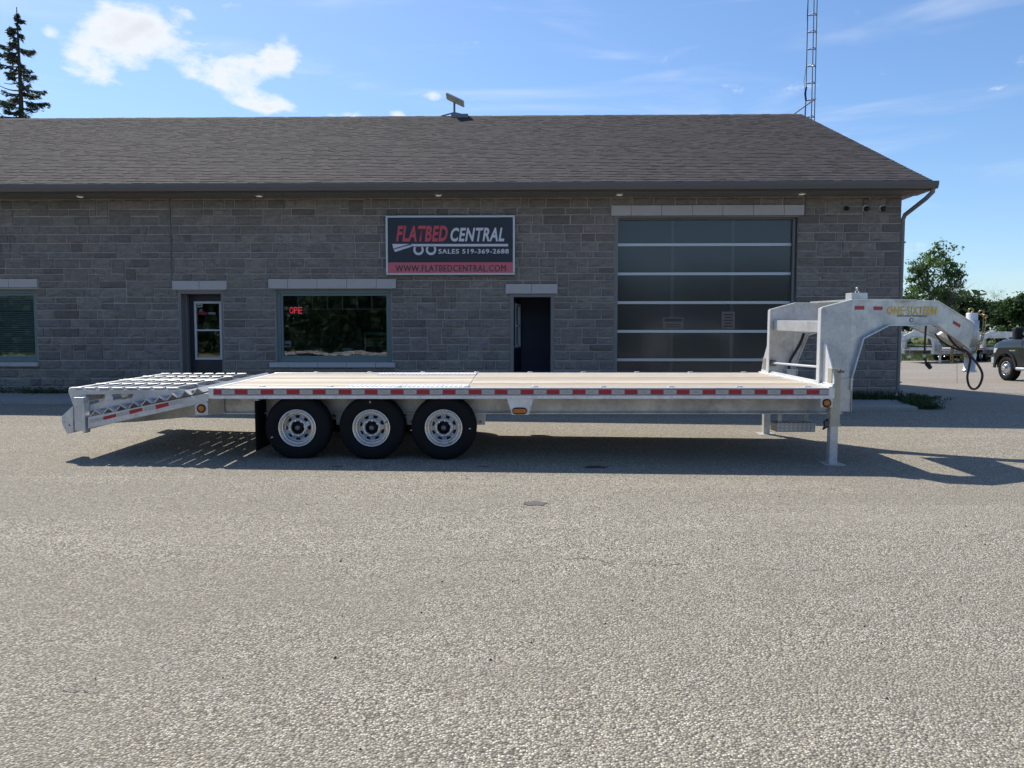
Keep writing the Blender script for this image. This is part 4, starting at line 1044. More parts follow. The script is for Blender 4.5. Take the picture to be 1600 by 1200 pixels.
# gooseneck
RY0 = .35; TAP = .434; XB = TL(1330, 500, RY0)[0]
def yneck(x): return RY0 + max(0, x - XB)*TAP
def NK(px, py):
    y = .6
    for _ in range(40): x, z = TL(px, py, y); y = .5*y + .5*yneck(x)
    return x, z
top = [NK(1285, 481.5), NK(1332, 469), NK(1465, 471), NK(1525, 508)]
low = [NK(1327, 592), NK(1346, 528), NK(1386, 507.5), NK(1463, 507), NK(1514, 545)]
XK = TL(1281, 560, RY0)[0]
def neck(f):
    s = -1 if f(0) == 0 else 1
    yo = lambda x, z=0: f(yneck(x)); yi = lambda x, z=0: f(yneck(x) + .012)
    xm = XB
    ztop = lambda x: lerp(top[0][1], top[1][1], min(1, (x - top[0][0])/(top[1][0] - top[0][0])))
    A = [(XK, .80), (XK, ztop(XK)), (xm, ztop(xm)), (xm, low[0][1] - .02), (xm, .80)]
    MB().prism(A, yo, yi).build('riser_plate', GA, TR)
    Bp = [(xm, ztop(xm)), top[1], top[2], top[3], (low[4][0], low[4][1]), low[3], low[2], low[1], low[0]]
    NP = MB().prism(Bp, yo, yi).build('neck_plate', GA, TR)
    # flanges following the edges
    fl = MB(); pth = [(low[0][0] - .005, .80), low[0], low[1], low[2], low[3], low[4]]
    for (xa, za), (xb, zb) in zip(pth, pth[1:]):
        d = Vector((xb - xa, 0, zb - za)).normalized(); nx, nz2 = -d.z*.014, d.x*.014
        vs = []
        for x, z in ((xa, za), (xb, zb)):
            for o_ in (-.055, .055):
                vs += [(x, f(yneck(x) + o_), z), (x - nx, f(yneck(x) + o_), z - nz2)]
        fl.add(vs, [(0, 2, 6, 4), (1, 5, 7, 3), (0, 4, 5, 1), (2, 3, 7, 6), (0, 1, 3, 2), (4, 6, 7, 5)])
    fl.build('lower_flange', GA, TR)
    ft = MB(); pth = [(XK, ztop(XK)), top[1], top[2], top[3]]
    for (xa, za), (xb, zb) in zip(pth, pth[1:]):
        vs = []
        for x, z in ((xa, za), (xb, zb)):
            for o_ in (-.012, .045): vs += [(x, f(yneck(x) + o_), z), (x, f(yneck(x) + o_), z + .012)]
        ft.add(vs, [(0, 2, 6, 4), (1, 5, 7, 3), (0, 4, 5, 1), (2, 3, 7, 6), (0, 1, 3, 2), (4, 6, 7, 5)])
    ft.build('top_flange', GB, TR)
    ya, yb = sorted((f(RY0 - .018), f(RY0 + .075)))
    MB().box(XK - .012, XK + .0, ya, yb, DZ, ztop(XK)).build('riser_flange', GB, TR, bevel=.004)
    a, c = TL(1311, 615, RY0)[0], TL(1328.5, 615, RY0)[0]; zb = TL(1320, 643, RY0)[1]
    ya, yb = sorted((f(RY0 - .02), f(RY0 + .12)))
    MB().box(a, c, ya, yb, zb, low[0][1] - .005).box(c, c + .008, ya - .02, yb + .02, zb, low[0][1] - .005).build('front_post', GA, TR, bevel=.004)
    MB().box(a - .02, c + .02, ya - .012, yb + .012, low[0][1] - .012, low[0][1] + .004).build('post_cap', GA, TR)
    # side gusset standing across the deck end
    g_ = [(f(.0), DZ), (f(.0), DZ + .10), (f(.06), DZ + .22), (f(.26), DZ + .50), (f(RY0), DZ + .52), (f(RY0), DZ)]
    MB().prism(g_, XR + .005, XR + .018, 'x').build('gusset', GB, TR)
both(neck)
# decals on the near neck plate
def neck_decal(name, pts, mt, off=.003):
    b = MB().prism([NK(*p) for p in pts], lambda x, z: yneck(x) - off, lambda x, z: yneck(x) + .001); return b.build(name, M[mt], TR)
neck_decal('reflector_tape', [(1335.5, 478), (1350.5, 478), (1350.5, 484), (1335.5, 484)], 'tape_red')
neck_decal('reflector_tape', [(1365, 478.6), (1379, 479), (1379, 484.7), (1365, 484.4)], 'tape_red')
neck_decal('reflector_tape', [(1490, 501), (1501, 507), (1499.5, 512), (1488.5, 505.5)], 'tape_red')
def neck_text(body, x0, x1, yt, yb, mt, bold=0, sp=1.0):
    a, zb = NK(x0, yb); c, zt = NK(x1, yt); me = text_mesh(body, M[mt], width=c - a, height=zt - zb, bold=bold, spacing=sp)
    for v in me.vertices: v.co.y = yneck(a + v.co.x) - .003; v.co.x += a; v.co.z += zb
    put('lettering', me, TR)
neck_text('ONE·SIXTEEN', 1386, 1464, 479, 491.5, 'text_yellow', .022, 1.1)
neck_text('WWW.ONESIXTEENTRAILERS.CA', 1402, 1449, 492, 495.2, 'text_dark', .01)
rg = [(1424 + 3.2*cos(t_), 500 + 3.4*sin(t_)) for t_ in [2*pi*i/16 for i in range(16)]]; neck_decal('emblem', rg, 'text_dark')
neck_decal('emblem_face', [(1424 + 2.2*cos(t_), 500 + 2.4*sin(t_)) for t_ in [2*pi*i/12 for i in range(12)]], 'sign_white', .005)
# cross pieces between the risers
za, zb = TL(1250, 501, 1.3)[1], TL(1250, 518, 1.3)[1]
MB().box(XK + .06, XK + .20, RY0 + .012, W - RY0 - .012, zb, za).build('cross_tube', GA, TR, bevel=.006)
MB().cyl((XK + .06, RY0, TL(1280, 574, RY0)[1]), (XK + .06, W - RY0 - .02, TL(1216, 567, W - RY0)[1]), .015, 12).build('stop_bar', M['white_metal'], TR)
MB().cyl((XK + .05, W - RY0 - .03, TL(1216, 567, W - RY0)[1]), (XK + .07, W - RY0 - .09, TL(1216, 567, W - RY0)[1]), .045, 10).build('bar_clamp', M['steel_grey'], TR)
MB().box(XR - .01, XR + .02, .0, W, DZ, DZ + .05).build('front_upstand', GB, TR, bevel=.004)
MB().box(XK + .0, XB + .04, RY0, W - RY0, .74, .80).build('front_sill', GA, TR, bevel=.006)
for i in range(9): MB().tube([(XR - .03, .25 + i*.26, DZ), (XR - .03, .27 + i*.26, DZ + .025), (XR - .03, .33 + i*.26, DZ + .025), (XR - .03, .35 + i*.26, DZ)], .007, 6).build('tie_down', GB, TR)
xk, zk = TL(1338, 468, 1.295); MB().box(xk - .35, xk + .45, .62, W - .62, zk - .035, zk - .012).build('neck_top_plate', GA, TR)
KB = MB().box(xk - .105, xk + .105, 1.2, 1.39, zk - .02, TL(1338, 458, 1.295)[1]).build('control_box', GA, TR, bevel=.005)
zz = TL(1338, 458, 1.295)[1]; MB().cyl((xk, 1.295, zz), (xk, 1.295, zz + .025), .03, 12).cyl((xk, 1.295, zz + .02), (xk, 1.295, zz + .065), .012, 10).lathe([(0, zz + .085), (.014, zz + .078), (.018, zz + .068), (.010, zz + .06)], 12, (xk, 1.295, 0), 'z').build('eye_bolt', M['chrome'], KB)
# coupler
cx, cz1 = TL(1519, 489, W/2); cz0 = TL(1516, 581, W/2)[1]; cy = W/2
CP = MB().lathe([(.0, cz1), (.066, cz1), (.070, cz1 - .006), (.070, cz0 + .03), (.086, cz0 + .028), (.088, cz0), (.06, cz0 - .004), (.0, cz0 - .004)], 28, (cx, cy, 0), 'z').build('coupler', GB, TR)
MB().lathe([(.0735, 1.64), (.088, 1.64), (.088, 1.30), (.0735, 1.30)], 28, (cx, cy, 0), 'z').build('coupler_sleeve', GA, TR)
MB().prism([(top[3][0] - .25, 1.60), (cx - .06, 1.55), (cx - .06, 1.30), (low[4][0] - .1, 1.28), (top[3][0] - .5, 1.45)], cy - .09, cy + .09).build('coupler_box', GA, TR)
def ring(c, r, r2, ax, nm, mt, par): # small torus
    b = MB(); pts = []
    ax = Vector(ax).normalized(); u = ax.cross(Vector((0, 0, 1)) if abs(ax.z) < .9 else Vector((1, 0, 0))).normalized(); v = ax.cross(u)
    pts = [Vector(c) + (u*cos(t_) + v*sin(t_))*r for t_ in [2*pi*i/14 for i in range(15)]]
    return b.tube(pts, r2, 6, False).build(nm, M[mt], par)
ring((cx - .02, cy, cz1 + .03), .032, .009, (0, 1, .3), 'lift_ring', 'chain_gold', CP)
ring((cx + .09, cy - .05, cz1 + .005), .03, .010, (.3, 1, .5), 'chain_hook', 'chain_gold', TR); ring((cx + .13, cy - .07, cz1 - .045), .026, .010, (.6, .5, .8), 'chain_hook', 'chain_gold', TR)
def chain(pts, nm='safety_chain'):
    b = MB(); pts = [Vector(p) for p in pts]; L = [(pts[i+1] - pts[i]).length for i in range(len(pts) - 1)]; tot = sum(L); s = 0; k = 0; st = .042
    while s < tot - st:
        def at(q):
            for i, l in enumerate(L):
                if q <= l: return pts[i].lerp(pts[i+1], q/l)
                q -= l
            return pts[-1]
        a, c = at(s), at(s + st); d = (c - a).normalized(); u = d.cross(Vector((0, 1, 0)) if k % 2 else Vector((.2, .3, 1))).normalized()
        m = (a + c)/2; lp = [m + d*.030*cos(t_) + u*.016*sin(t_) for t_ in [2*pi*i/10 for i in range(11)]]
        b.tube(lp, .0065, 5, False); s += st; k += 1
    return b.build(nm, M['chain_gold'], TR)
chain([(cx + .12, cy - .08, cz1 - .08), (cx + .11, cy - .09, 1.52), (cx + .09, cy - .10, 1.40), (cx + .05, cy - .11, 1.30), (cx - .03, cy - .12, 1.22), (cx - .12, cy - .11, 1.17), (cx - .16, cy - .10, 1.22), (cx - .17, cy - .08, 1.33)])
chain([(cx + .03, cy - .12, 1.36), (cx + .02, cy - .13, 1.27), (cx - .06, cy - .13, 1.18), (cx - .10, cy - .12, 1.12)])
chain([(cx - .27, cy - .06, 1.30), (cx - .28, cy - .06, 1.15), (cx - .275, cy - .07, 1.06)])
# cables
def q3(px, py, y): x, z = TL(px, py, y); return Vector((x, y, z))
def smooth(pts, n=6):
    out = []; P = [pts[0]] + pts + [pts[-1]]
    for i in range(1, len(P) - 2):
        for k in range(n):
            t_ = k/n; a, b_, c, d = P[i-1], P[i], P[i+1], P[i+2]
            out.append(.5*((2*b_) + (c - a)*t_ + (2*a - 5*b_ + 4*c - d)*t_*t_ + (3*b_ - a - 3*c + d)*t_**3))
    return out + [pts[-1]]
def cable(pts, r, nm='cable', mt='hose_black'): return MB().tube(smooth([q3(*p) for p in pts]), r, 8).build(nm, M[mt], TR)
cable([(1453, 507, .95), (1465, 510, 1.0), (1479, 520, 1.05), (1486, 532, 1.1), (1497, 543, 1.13), (1510, 549, 1.15), (1520, 560, 1.16), (1530, 573, 1.16), (1535, 586, 1.16), (1531, 601, 1.16), (1523, 608, 1.16), (1515, 604, 1.16), (1511.5, 590, 1.16), (1514, 575, 1.16), (1516, 560, 1.16), (1511, 550, 1.15)], .015, 'breakaway_hose')
cable([(1461, 521, 1.2), (1468, 530, 1.18), (1480, 539, 1.16), (1493, 545, 1.15), (1510, 550, 1.14)], .012)
PC = cable([(1447, 506, .95), (1446, 520, .94), (1445, 540, .93), (1445, 558, .93), (1448, 568, .93)], .013, 'plug_cable')
a, c = q3(1448, 567, .93), q3(1454, 575.5, .93); MB().cyl(a, a.lerp(c, .35), .03, 10).cyl(a.lerp(c, .3), c, .034, 8, .026).build('plug', M['black_plastic'], PC)
b_ = q3(1444, 556, .93); MB().cyl(b_ + Vector((0, 0, .02)), b_ - Vector((0, 0, .02)), .017, 8).build('cable_label', M['paper'], PC)
cable([(1256, 521, W - .42), (1250, 537, W - .42), (1241, 552, W - .42), (1235, 563, W - .42), (1233, 575, W - .42), (1236, 586, W - .42)], .020, 'riser_hose')
MB().cyl(q3(1495, 545, 1.25), q3(1495.5, 599, 1.25), .0025, 5).build('breakaway_wire', M['steel_grey'], TR)
# landing legs
def leg(f):
    s = -1 if f(0) == 0 else 1; x = TL(1301, 680, .1)[0]; yc = f(.105)
    b = MB().box(x - .058, x + .058, yc - .058, yc + .058, .40, TL(1300, 575, .1)[1]).build('leg_tube', M['zinc_yellow'], TR, bevel=.006)
    for z in (.40, .55): MB().box(x - .066, x + .066, yc - .066, yc + .066, z, z + .03).build('collar', M['zinc_yellow'], b)
    MB().box(x - .047, x + .047, yc - .047, yc + .047, -.055, .41).build('leg_post', GA, TR, bevel=.004)
    MB().box(x - .12, x + .12, yc - .12, yc + .12, -.068, -.052).build('foot_plate', GG, TR)
    z = TL(1304, 580, .05)[1]; MB().cyl((x + .03, yc + s*.05, z), (x + .03, yc + s*.085, z), .022, 10).cyl((x + .03, yc + s*.08, z), (x + .075, yc + s*.085, z), .016, 8).build('crank_shaft', M['steel_grey'], b)
    MB().tube([(x - .06, yc, .47), (x - .11, yc - .01, .45), (x - .10, yc - .01, .40), (x - .12, yc - .01, .36), (x - .06, yc, .39)], .012, 6).build('pull_pin', M['black_plastic'], b)
both(leg)
# step
xa, zt = TL(1214, 661, .5); xb, zb = TL(1274, 675, .5)
ST = MB().box(xa, xb, .50, .74, zb, zt).build('step', M['tread_plate'], TR, bevel=.006)
for px in (1219, 1260.5):
    x = TL(px, 640, .6)[0]; MB().box(x - .025, x + .025, .60, .64, zt - .005, .74).build('step_hanger', GA, ST)
# ------------------------------------------------------------------ vegetation
def leaf_quad(b, p, s, rs, flat=.5, asp=1.0):
    n = Vector((rs.gauss(0, 1), rs.gauss(0, 1), rs.gauss(0, 1) + flat)).normalized()
    u = n.orthogonal().normalized(); v = n.cross(u); a = rs.uniform(0, 6.28); u, v = u*cos(a) + v*sin(a), v*cos(a) - u*sin(a)
    b.add([p - u*s*asp, p + v*s*.5, p + u*s*asp, p - v*s*.5], [(0, 1, 2, 3)])
class Fast(MB):
    def mesh(s, name, mat):
        m = bpy.data.meshes.new(name); m.from_pydata(s.v, [], s.f)
        if mat: m.materials.append(mat)
        m.update(); return m
def tree(name, label, loc, h, rx, leafm, seed, n_leaf=5000, leaf=.16, trunk_m='bark_grey', low=.2, group=None, cat='tree', multi=1, reach=1.0, cl_r=.16):
    rs = random.Random(seed); T = empty(name, loc); tag(T, label, cat, group); tr = MB(); tips = []
    def limb(p, d, L, r, lv):
        pts = [p]; rad = [r]; k = 5
        for i in range(k):
            d = (d + Vector((rs.gauss(0, .10), rs.gauss(0, .10), rs.gauss(.04, .05)))).normalized(); p = p + d*L/k; pts.append(p); rad.append(r*(1 - .75*(i+1)/k))
            if lv < 3 and i >= (2 if lv == 0 else 1):
                for _ in range(2 if lv < 2 else 1):
                    a = rs.uniform(0, 6.28); sp = rs.uniform(.45, .95)
                    side = Vector((cos(a), sin(a), 0)); nd = (d*cos(sp) + side*sin(sp)).normalized()
                    limb(p, nd, L*rs.uniform(.38, .62), rad[-1]*.7, lv + 1)
            if lv >= 1: tips.append(p)
        tr.tube(pts, r, 6 if lv else 8, True, rad)
    for m in range(multi):
        a = rs.uniform(0, 6.28); off = Vector((cos(a), sin(a), 0))*(.25 if multi > 1 else 0)
        limb(Vector((0, 0, -.3)) + off, (Vector((0, 0, 1)) + off*.5).normalized(), h*rs.uniform(.62, .80)*reach, h*.018/sqrt(multi)**.5 + .03, 0)
    # fit tips to the wanted crown
    cz = h*(low + 1)/2; good = [t for t in tips if t.z > h*low]
    lf = Fast(); clumps = []
    while len(clumps) < max(40, n_leaf//45):
        if good and rs.random() < .75: c = rs.choice(good) + Vector((rs.gauss(0, .05), rs.gauss(0, .05), rs.gauss(0, .03)))*h
        else:
            a = rs.uniform(0, 6.28); q = rs.random()**.5; z = rs.uniform(low, 1.0); wv = sin(pi*min(1, (z - low)/(1 - low))**.75)**.6 if z < 1 else 0
            c = Vector((cos(a)*rx*q*wv, sin(a)*rx*q*wv, z*h))
        e = sqrt((c.x/rx)**2 + (c.y/rx)**2 + ((c.z - cz)/(h*(1 - low)/2*1.05))**2)
        if e < 1.0: clumps.append(c)
    for c in clumps:
        R = h*cl_r*rs.uniform(.35, .75)
        for _ in range(45):
            q = Vector((rs.gauss(0, .5), rs.gauss(0, .5), rs.gauss(0, .36)))*R; leaf_quad(lf, c + q, leaf*rs.uniform(.6, 1.3), rs)
    tr.build('trunk', M[trunk_m], T); put('crown', lf.mesh('crown', M[leafm]), T)
    return T
def spruce(name, label, loc, h, rx, seed):
    rs = random.Random(seed); T = empty(name, loc); tag(T, label, 'tree'); tr = MB(); lf = Fast()
    tr.tube([(0, 0, -.5), (0, 0, h*.4), (.1, 0, h*.75), (.05, 0, h)], .3, 8, True, [.32, .22, .11, .02])
    z = h*.12
    while z < h*.99:
        f = 1 - z/h; L0 = rx*(f**.8)*1.05 + .12
        for _ in range(rs.choice((2, 3, 4)) if f > .1 else 3):
            a = rs.uniform(0, 6.28); L = L0*rs.uniform(.40, 1.15); d = Vector((cos(a), sin(a), 0)); pts = []
            for i in range(6):
                t_ = i/5; pts.append(Vector((0, 0, z)) + d*L*t_ + Vector((0, 0, -.30*L*t_ + .28*L*t_**2.2)))
            tr.tube(pts, .03, 5, False, [.035*(1 - .8*i/5) + .006 for i in range(6)])
            if rs.random() < .16: continue      # a dead, bare bough
            nn = int(20 + L*42)
            for _ in range(nn):
                t_ = rs.uniform(.18, 1)**.8; p = pts[0].lerp(pts[-1], t_); p.z = lerp(pts[int(t_*4.99)].z, pts[min(5, int(t_*4.99) + 1)].z, t_*5 % 1)
                sdv = d.cross(Vector((0, 0, 1))); w_ = L*.22*(1.15 - t_)
                p = p + sdv*rs.gauss(0, .5)*w_ + Vector((0, 0, -abs(rs.gauss(0, .10)) - .02))
                ax = (d*.7 + sdv*rs.gauss(0, .6) + Vector((0, 0, rs.gauss(-.35, .3)))).normalized(); u = ax*rs.uniform(.08, .20); v = ax.cross(Vector((rs.gauss(0, 1), rs.gauss(0, 1), 1))).normalized()*rs.uniform(.03, .06)
                lf.add([p - u, p + v, p + u, p - v], [(0, 1, 2, 3)])
        z += h*.0125*rs.uniform(.6, 1.3)
    tr.build('trunk', M['bark'], T); put('crown', lf.mesh('crown', M['needles']), T); return T
def at(px, y, py=None):
    d = pix_dir(px, 530); x = d.x/d.y*y; return (x, y, gz(x, y) - .1)
def hgt(px, py, y):
    d = pix_dir(px, py); x = d.x/d.y*y; return CAMH + d.z/d.y*y - gz(x, y)
x, y, z = at(44, 42); spruce('spruce_tree', 'tall ragged dark spruce rising behind the roof', (x, y, z), hgt(44, 8, 42), 3.5, 4)
x, y, z = at(1460, 70); tree('maple_tree', 'tall open-crowned leafy tree standing clear above the field edge', (x, y, z), hgt(1460, 374, 70), 2.3, 'leaf_light', 12, 5200, .15, low=.34, multi=3, cl_r=.085, reach=.8)
BK = [('dark round tree just right of the tall open tree', 1488, 76, 455, 2.6, 'leaf_mid', .05), ('low dark bushy tree where the treeline dips', 1512, 82, 466, 2.6, 'leaf_dark', .0), ('dark bush peeping from behind the building corner', 1412, 74, 458, 1.6, 'leaf_mid', .0),
      ('broad mid-green tree in the hedgerow behind the coupler', 1543, 95, 474, 4.4, 'leaf_mid', .0), ('dull green tree behind the pickup mirror', 1575, 92, 470, 4.0, 'leaf_dark', .0), ('taller hedgerow tree over the pickup hood', 1600, 88, 462, 3.8, 'leaf_mid', .0),
      ('dense hedgerow tree past the pickup cab', 1640, 90, 452, 4.2, 'leaf_dark', 0), ('big rounded tree beyond the pickup bed', 1690, 92, 448, 4.8, 'leaf_mid', 0), ('farthest hedgerow tree beyond the yard', 1750, 95, 446, 5.0, 'leaf_dark', 0)]
for i, (lab, px, y_, pt, rx, lm, lo) in enumerate(BK):
    x, y, z = at(px, y_); tree('hedgerow_tree', lab, (x, y, z), hgt(px, pt, y_), rx, lm, 40 + i, 3600, .22, low=lo, group='trees along the field edge', cl_r=.20)
x, y, z = at(1562, 100); T = tree('dead_snag', 'bare dead branches sticking out of the hedgerow', (x, y, z), hgt(1562, 452, 100), 2.0, 'leaf_dark', 71, 45, .05, low=.5, multi=2)
# a far belt of wood behind everything, read as one mass
rs = random.Random(9); lf = Fast()
for i in range(260):
    x = rs.uniform(-260, 330); y = rs.uniform(175, 205); z = gz(x, y); H = rs.uniform(7, 12)
    for _ in range(60):
        p = Vector((x + rs.gauss(0, 1.7), y + rs.gauss(0, 1.5), z + H*rs.random()**.8)); leaf_quad(lf, p, rs.uniform(.5, 1.1), rs)
o = put('far_woodland', lf.mesh('far_woodland', M['leaf_mid'])); tag(o, 'distant belt of woodland along the horizon', 'woodland', kind='stuff')
lf = Fast()                     # unseen wood behind the camera, inferred from and thickened to darken the windows' reflections
for i in range(300):
    x = rs.uniform(-75, 75); y = rs.uniform(-60, -46); z = gz(x, y); H = rs.uniform(6, 10)
    for _ in range(320):
        p = Vector((x + rs.gauss(0, 1.3), y + rs.gauss(0, 1.0), z + H*rs.random()**.8)); leaf_quad(lf, p, rs.uniform(.28, .5), rs)
o = put('unseen_woodland', lf.mesh('unseen_woodland', M['leaf_dark'])); tag(o, 'unseen belt of dark trees behind the camera, thickened to darken the window reflections', 'woodland', kind='stuff')
# tall dry grass of the field
lf = Fast()
for i in range(22000):
    y = 52 + 42*rs.random()**1.4; x = rs.uniform(.40, .98)*y; z = gz(x, y) - .03; h = rs.uniform(.15, .55)*(.5 if y < 56 else 1 + 1.4*sstep(58, 74, y)); a = rs.uniform(0, 6.28); w_ = rs.uniform(.03, .08)
    d = Vector((cos(a), sin(a), 0)); t_ = Vector((rs.gauss(0, .12), rs.gauss(0, .12), h)); p = Vector((x, y, z)); lf.add([p - d*w_, p + d*w_, p + t_], [(0, 1, 2)])
tag(put('field_grass', lf.mesh('field_grass', M['grass'])), 'tall dry meadow grass beyond the gravel yard', 'grass', kind='stuff')
lf = Fast()                     # wild flowers
for i in range(70):
    y = rs.uniform(56, 72); x = rs.uniform(.48, .62)*y; p = Vector((x, y, gz(x, y) + rs.uniform(.35, .75)))
    for _ in range(4): leaf_quad(lf, p + Vector((rs.gauss(0, .05), 0, rs.gauss(0, .04))), .05, rs)
tag(put('wild_flowers', lf.mesh('wild_flowers', M['cloth_white'])), 'white wild flowers dotted through the meadow', 'flowers', kind='stuff')
# weeds at the foot of the wall and round the corner
lf = Fast()
def weeds(x, y, n, sp, h):
    for _ in range(n):
        p = Vector((x + rs.gauss(0, sp), y + rs.gauss(0, sp*.6), 0)); p.z = gz(p.x, p.y) + .02; a = rs.uniform(0, 6.28); d = Vector((cos(a), sin(a), 0)); w_ = rs.uniform(.006, .016); t_ = Vector((rs.gauss(0, .09), rs.gauss(0, .09), rs.uniform(.3, 1)*h))
        lf.add([p - d*w_, p + d*w_, p + t_], [(0, 1, 2)])
        if rs.random() < .4: leaf_quad(lf, p + t_*.8, .03, rs)
for x in (6.5, 6.9, 7.3, 7.55, 7.9): weeds(x, 15.95, 130, .12, .26)
for i in range(14): weeds(8.25 - i*.025 + rs.uniform(-.05, .15), 16.05 - i*.10, 150, .10, .20 - .009*i)
for i in range(5): weeds(8.3 + rs.uniform(0, .7), rs.uniform(15.3, 16.6), 60, .2, .12)
for x in (-10.9, -10.2, -9.6, -8.8, -9.9): weeds(x, 16.3, 120, .2, .2)
tag(put('wall_weeds', lf.mesh('wall_weeds', M['weeds'])), 'weeds and grass growing along the foot of the stone wall', 'weeds', kind='stuff')

# ------------------------------------------------------------------ pickup truck (x forward from rear axle, y to its left, z up)
def pickup(loc, rz_):
    P = empty('pickup_truck', loc, (0, 0, rz_)); tag(P, 'dark grey crew-cab pickup truck parked on the gravel yard', 'truck')
    mt = M['truck_paint']; FA = 3.95; HW = .98          # front axle, half width
    def arch(xc, r, n=10): return [(xc + r*cos(a), .42 + r*sin(a)) for a in [pi - pi*i/n for i in range(n+1)]]
    side = [(-1.25, .62)] + [(-.50, .55)] + arch(0, .50) + [(.55, .50), (FA - .55, .50)] + arch(FA, .50) + [(FA + .54, .52), (FA + .74, .62), (FA + .78, .80), (FA + .77, 1.12), (FA + .66, 1.27), (FA + .34, 1.37), (FA - .65, 1.44), (-1.22, 1.42), (-1.27, 1.0)]
    b = MB(); n = len(side); vs = []
    sec = [(-1, .34, .20), (-.985, .17, .13), (-.95, .08, .08), (-.86, .03, .04), (-.6, .0, .0), (.6, .0, .0), (.86, .03, .04), (.95, .08, .08), (.985, .17, .13), (1, .34, .20)]
    for yk, dz_, dxn in sec:
        for x, z in side:
            zz = z - dz_*max(0, (z - 1.0)/.44); xx = x - dxn*max(0, min(1, (x - FA - .3)/.4)); yy_ = yk*HW*(1 - .05*max(0, 1 - abs(z - 1.0)/.001) if False else 1)
            vs.append((xx, yy_, zz))
    m_ = len(sec)
    fs = [(j*n + i, j*n + (i+1) % n, (j+1)*n + (i+1) % n, (j+1)*n + i) for j in range(m_ - 1) for i in range(n)]
    b.add(vs, fs, True); b.add(vs[:n], [tuple(range(n))]); b.add(vs[-n:], [tuple(range(n))]); b.build('body', mt, P, weld=True)
    MB().box(FA - .66, FA + .42, -.62, .62, 1.36, 1.445).build('hood_bulge', mt, P, bevel=.03)
    cab = [(FA - .62, 1.40), (FA - 1.38, 1.92), (FA - 1.75, 1.97), (FA - 3.05, 1.96), (FA - 3.30, 1.88), (FA - 3.38, 1.40)]
    g = MB(); n = len(cab); vs = []
    for s in (-1, 1):
        for x, z in cab: vs.append((x, s*(.93 - .20*max(0, (z - 1.40)/.55)), z))
    g.add(vs, [tuple(range(n)), tuple(range(2*n - 1, n - 1, -1))] + [(i, n + i, n + (i+1) % n, (i+1) % n) for i in range(n)]); g.build('cab', mt, P, bevel=.06)
    for s in (-1, 1):
        yy = lambda x, z: s*(.934 - .20*max(0, (z - 1.40)/.55))
        for pts in ([(FA - .85, 1.47), (FA - 1.42, 1.86), (FA - 1.98, 1.88), (FA - 1.98, 1.47)], [(FA - 2.06, 1.47), (FA - 2.06, 1.88), (FA - 3.02, 1.87), (FA - 3.2, 1.47)]):
            MB().prism(pts, lambda x, z: yy(x, z), lambda x, z: yy(x, z) + s*.004).build('side_window', M['car_glass'], P)
        for x in (FA - 1.15, FA - 2.25): MB().box(x - .9 + .05, x - .72 + .05, s*HW - .015 if s > 0 else s*HW - .012, s*HW + .012 if s > 0 else s*HW + .015, 1.20, 1.235).build('door_handle', mt, P)
        for x in (FA - .78, FA - 2.02, FA - 3.32): MB().box(x - .004, x + .004, s*HW - .006, s*HW + .002, .62, 1.40).build('door_gap', M['black_plastic'], P)
        MB().box(FA - .48, FA - .18, s*(HW + .002) - .004, s*(HW + .002) + .004, .98, 1.02).build('badge', M['chrome'], P)
        MB().prism([(FA + .40, 1.08), (FA + .60, 1.06), (FA + .62, .88), (FA + .50, .92)], s*(HW - .14), s*(HW + .006)).build('headlight', M['white_metal'], P, bevel=.02)
        MR = MB().box(FA - .98, FA - .80, s*1.08, s*1.34, 1.36, 1.74).build('mirror', M['black_plastic'], P, bevel=.04); MB().bar((FA - .85, s*.90, 1.44), (FA - .88, s*1.12, 1.46), .08, .06).build('mirror_arm', M['black_plastic'], MR)
        MB().cyl((FA - .60, s*.99, .42), (.6, s*.99, .42), .055, 12).build('side_step', M['alu'], P)
        for xc in (0, FA):
            fl = MB(); pts = [(xc + .53*cos(a), .42 + .53*sin(a)) for a in [pi - pi*i/12 for i in range(13)]]
            for (xa, za), (xb, zb) in zip(pts, pts[1:]): fl.bar((xa, s*(HW + .01), za), (xb, s*(HW + .01), zb), .09, .05, (0, 1, 0))
            fl.build('fender_flare', mt, P)
    MB().prism([(FA - .66, 1.445), (FA - 1.36, 1.90), (FA - 1.37, 1.905), (FA - .65, 1.45)], -.78, .78).build('windscreen', M['car_glass'], P)
    MB().box(FA + .765, FA + .80, -.62, .62, .80, 1.22).build('grille', M['black_plastic'], P, bevel=.02)
    for k in range(4): MB().box(FA + .79, FA + .81, -.58, .58, .85 + k*.09, .88 + k*.09).build('grille_bar', M['chrome'], P)
    MB().box(FA + .66, FA + .88, -.90, .90, .52, .76).build('front_bumper', M['alu'], P, bevel=.04)
    MB().box(-1.45, -1.25, -.95, .95, .52, .74).build('rear_bumper', M['chrome'], P, bevel=.03)
    MB().box(-1.15, FA - 3.42, -.80, .80, 1.10, 1.435).build('bed_cover', M['black_plastic'], P)
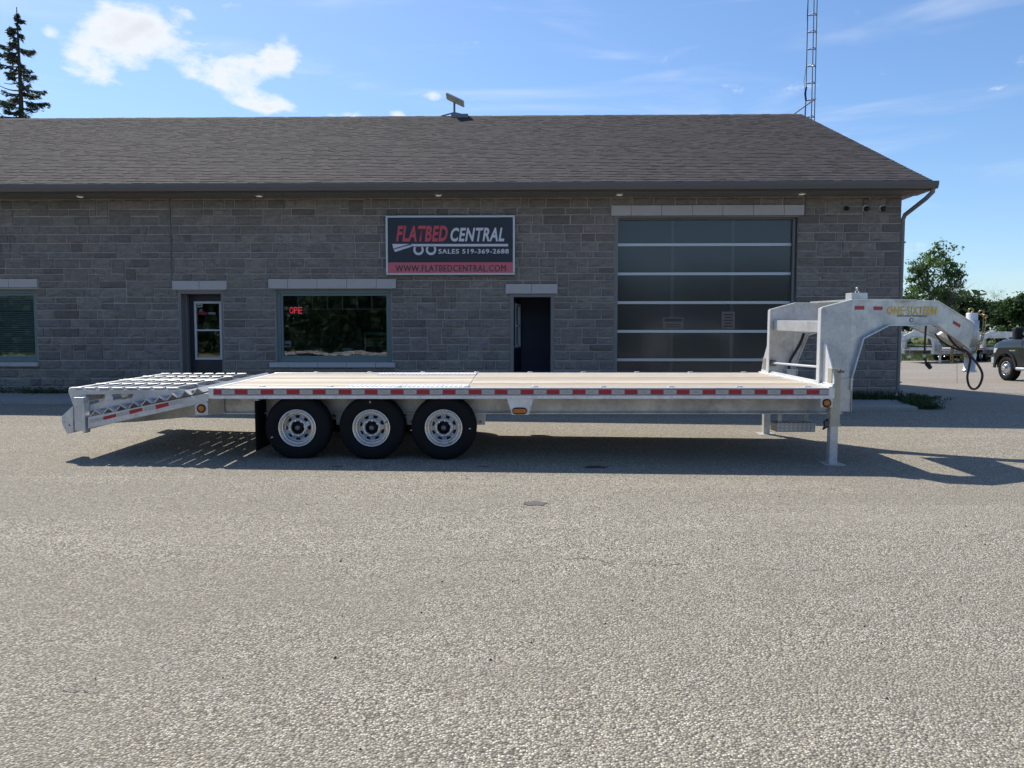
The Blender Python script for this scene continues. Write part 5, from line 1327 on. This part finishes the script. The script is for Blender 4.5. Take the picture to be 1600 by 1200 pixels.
    def wheel():
        w = empty('wheel'); R = .415
        MB().lathe([(.225, .04), (.24, .0), (.28, -.018), (.35, -.015), (.39, .006), (R, .04), (R, .10), (R - .012, .105), (R - .012, .12), (R, .125), (R, .22), (.38, .265), (.25, .26), (.225, .2)], 40).build('tyre', M['rubber'], w)
        MB().lathe([(.235, .03), (.238, .0), (.225, -.006), (.215, .03), (.20, .06), (.17, .03), (.15, -.02), (.10, -.06), (.07, -.075), (.0, -.075)], 36).build('rim', M['chrome'], w)
        for k in range(8):
            a = 2*pi*k/8; MB().cyl((cos(a)*.175, .02, sin(a)*.175), (cos(a)*.178, .055, sin(a)*.178), .034, 10).build('hand_hole', M['black_plastic'], w)
            MB().cyl((cos(a + .4)*.085, -.05, sin(a + .4)*.085), (cos(a + .4)*.085, -.095, sin(a + .4)*.085), .014, 8).build('lug_nut', M['chrome'], w)
        return w
    w0 = wheel(); k = 0
    for xc in (0, FA):
        for s in (-1, 1):
            w = w0 if k == 0 else copy_tree(w0); k += 1
            w.parent = P; w.location = (xc, s*(HW - .02), .41); w.rotation_euler = (0, .3*k, 0 if s < 0 else pi)
    MB().box(-1.2, FA + .7, -.45, .45, .36, .52).build('chassis', M['black_plastic'], P)
    return P
dpt = 25.3; d = pix_dir(1571, 570); xw = d.x/d.y*dpt
ang = radians(91); FAx = 3.95
# its left front wheel stands where the photo shows one; it heads away from the camera
ox = xw - (cos(ang)*FAx - sin(ang)*.97); oy = dpt - (sin(ang)*FAx + cos(ang)*.97)
pickup((ox, oy, gz(xw, dpt) - .01), ang)

# ------------------------------------------------------------------ two more trailers parked at the far side of the yard
skip = ('lettering', 'emblem', 'emblem_face', 'breakaway_hose', 'cable', 'plug_cable', 'riser_hose', 'safety_chain', 'breakaway_wire', 'tread_lugs', 'tape_print', 'tie_down', 'chain_hook', 'lug_nut', 'shoulder_lugs', 'paint_mark', 'hand_hole', 'bolt', 'hanger_bolt', 'stake_spacer', 'grease_cap')
def far_trailer(px, y, rz_, lab):
    c = copy_tree(TR, None, skip); c['label'] = lab; c['group'] = 'galvanised trailers parked by the meadow'
    d = pix_dir(px, 540); gx = d.x/d.y*y
    # the coupler (local 6.1, 1.295) stands at gx, y
    ox = gx - (cos(rz_)*6.1 - sin(rz_)*1.295); oy = y - (sin(rz_)*6.1 + cos(rz_)*1.295)
    c.location = (ox, oy, gz(gx, y) + .02); c.rotation_euler = (0, 0, rz_); return c
far_trailer(1408, 46, radians(180 + 36), 'galvanised gooseneck trailer at the meadow edge, seen under the near trailer\'s neck')
far_trailer(1527, 48, radians(180 + 28), 'galvanised gooseneck trailer parked beside the pickup\'s nose')
c = copy_tree(TR, None, skip); c['label'] = 'galvanised gooseneck trailer across the lot, mirrored in the office window'
if 'group' in c: del c['group']
c.location = (-11.5, -15.5, gz(-11.5, -14)); c.rotation_euler = (0, 0, radians(8))
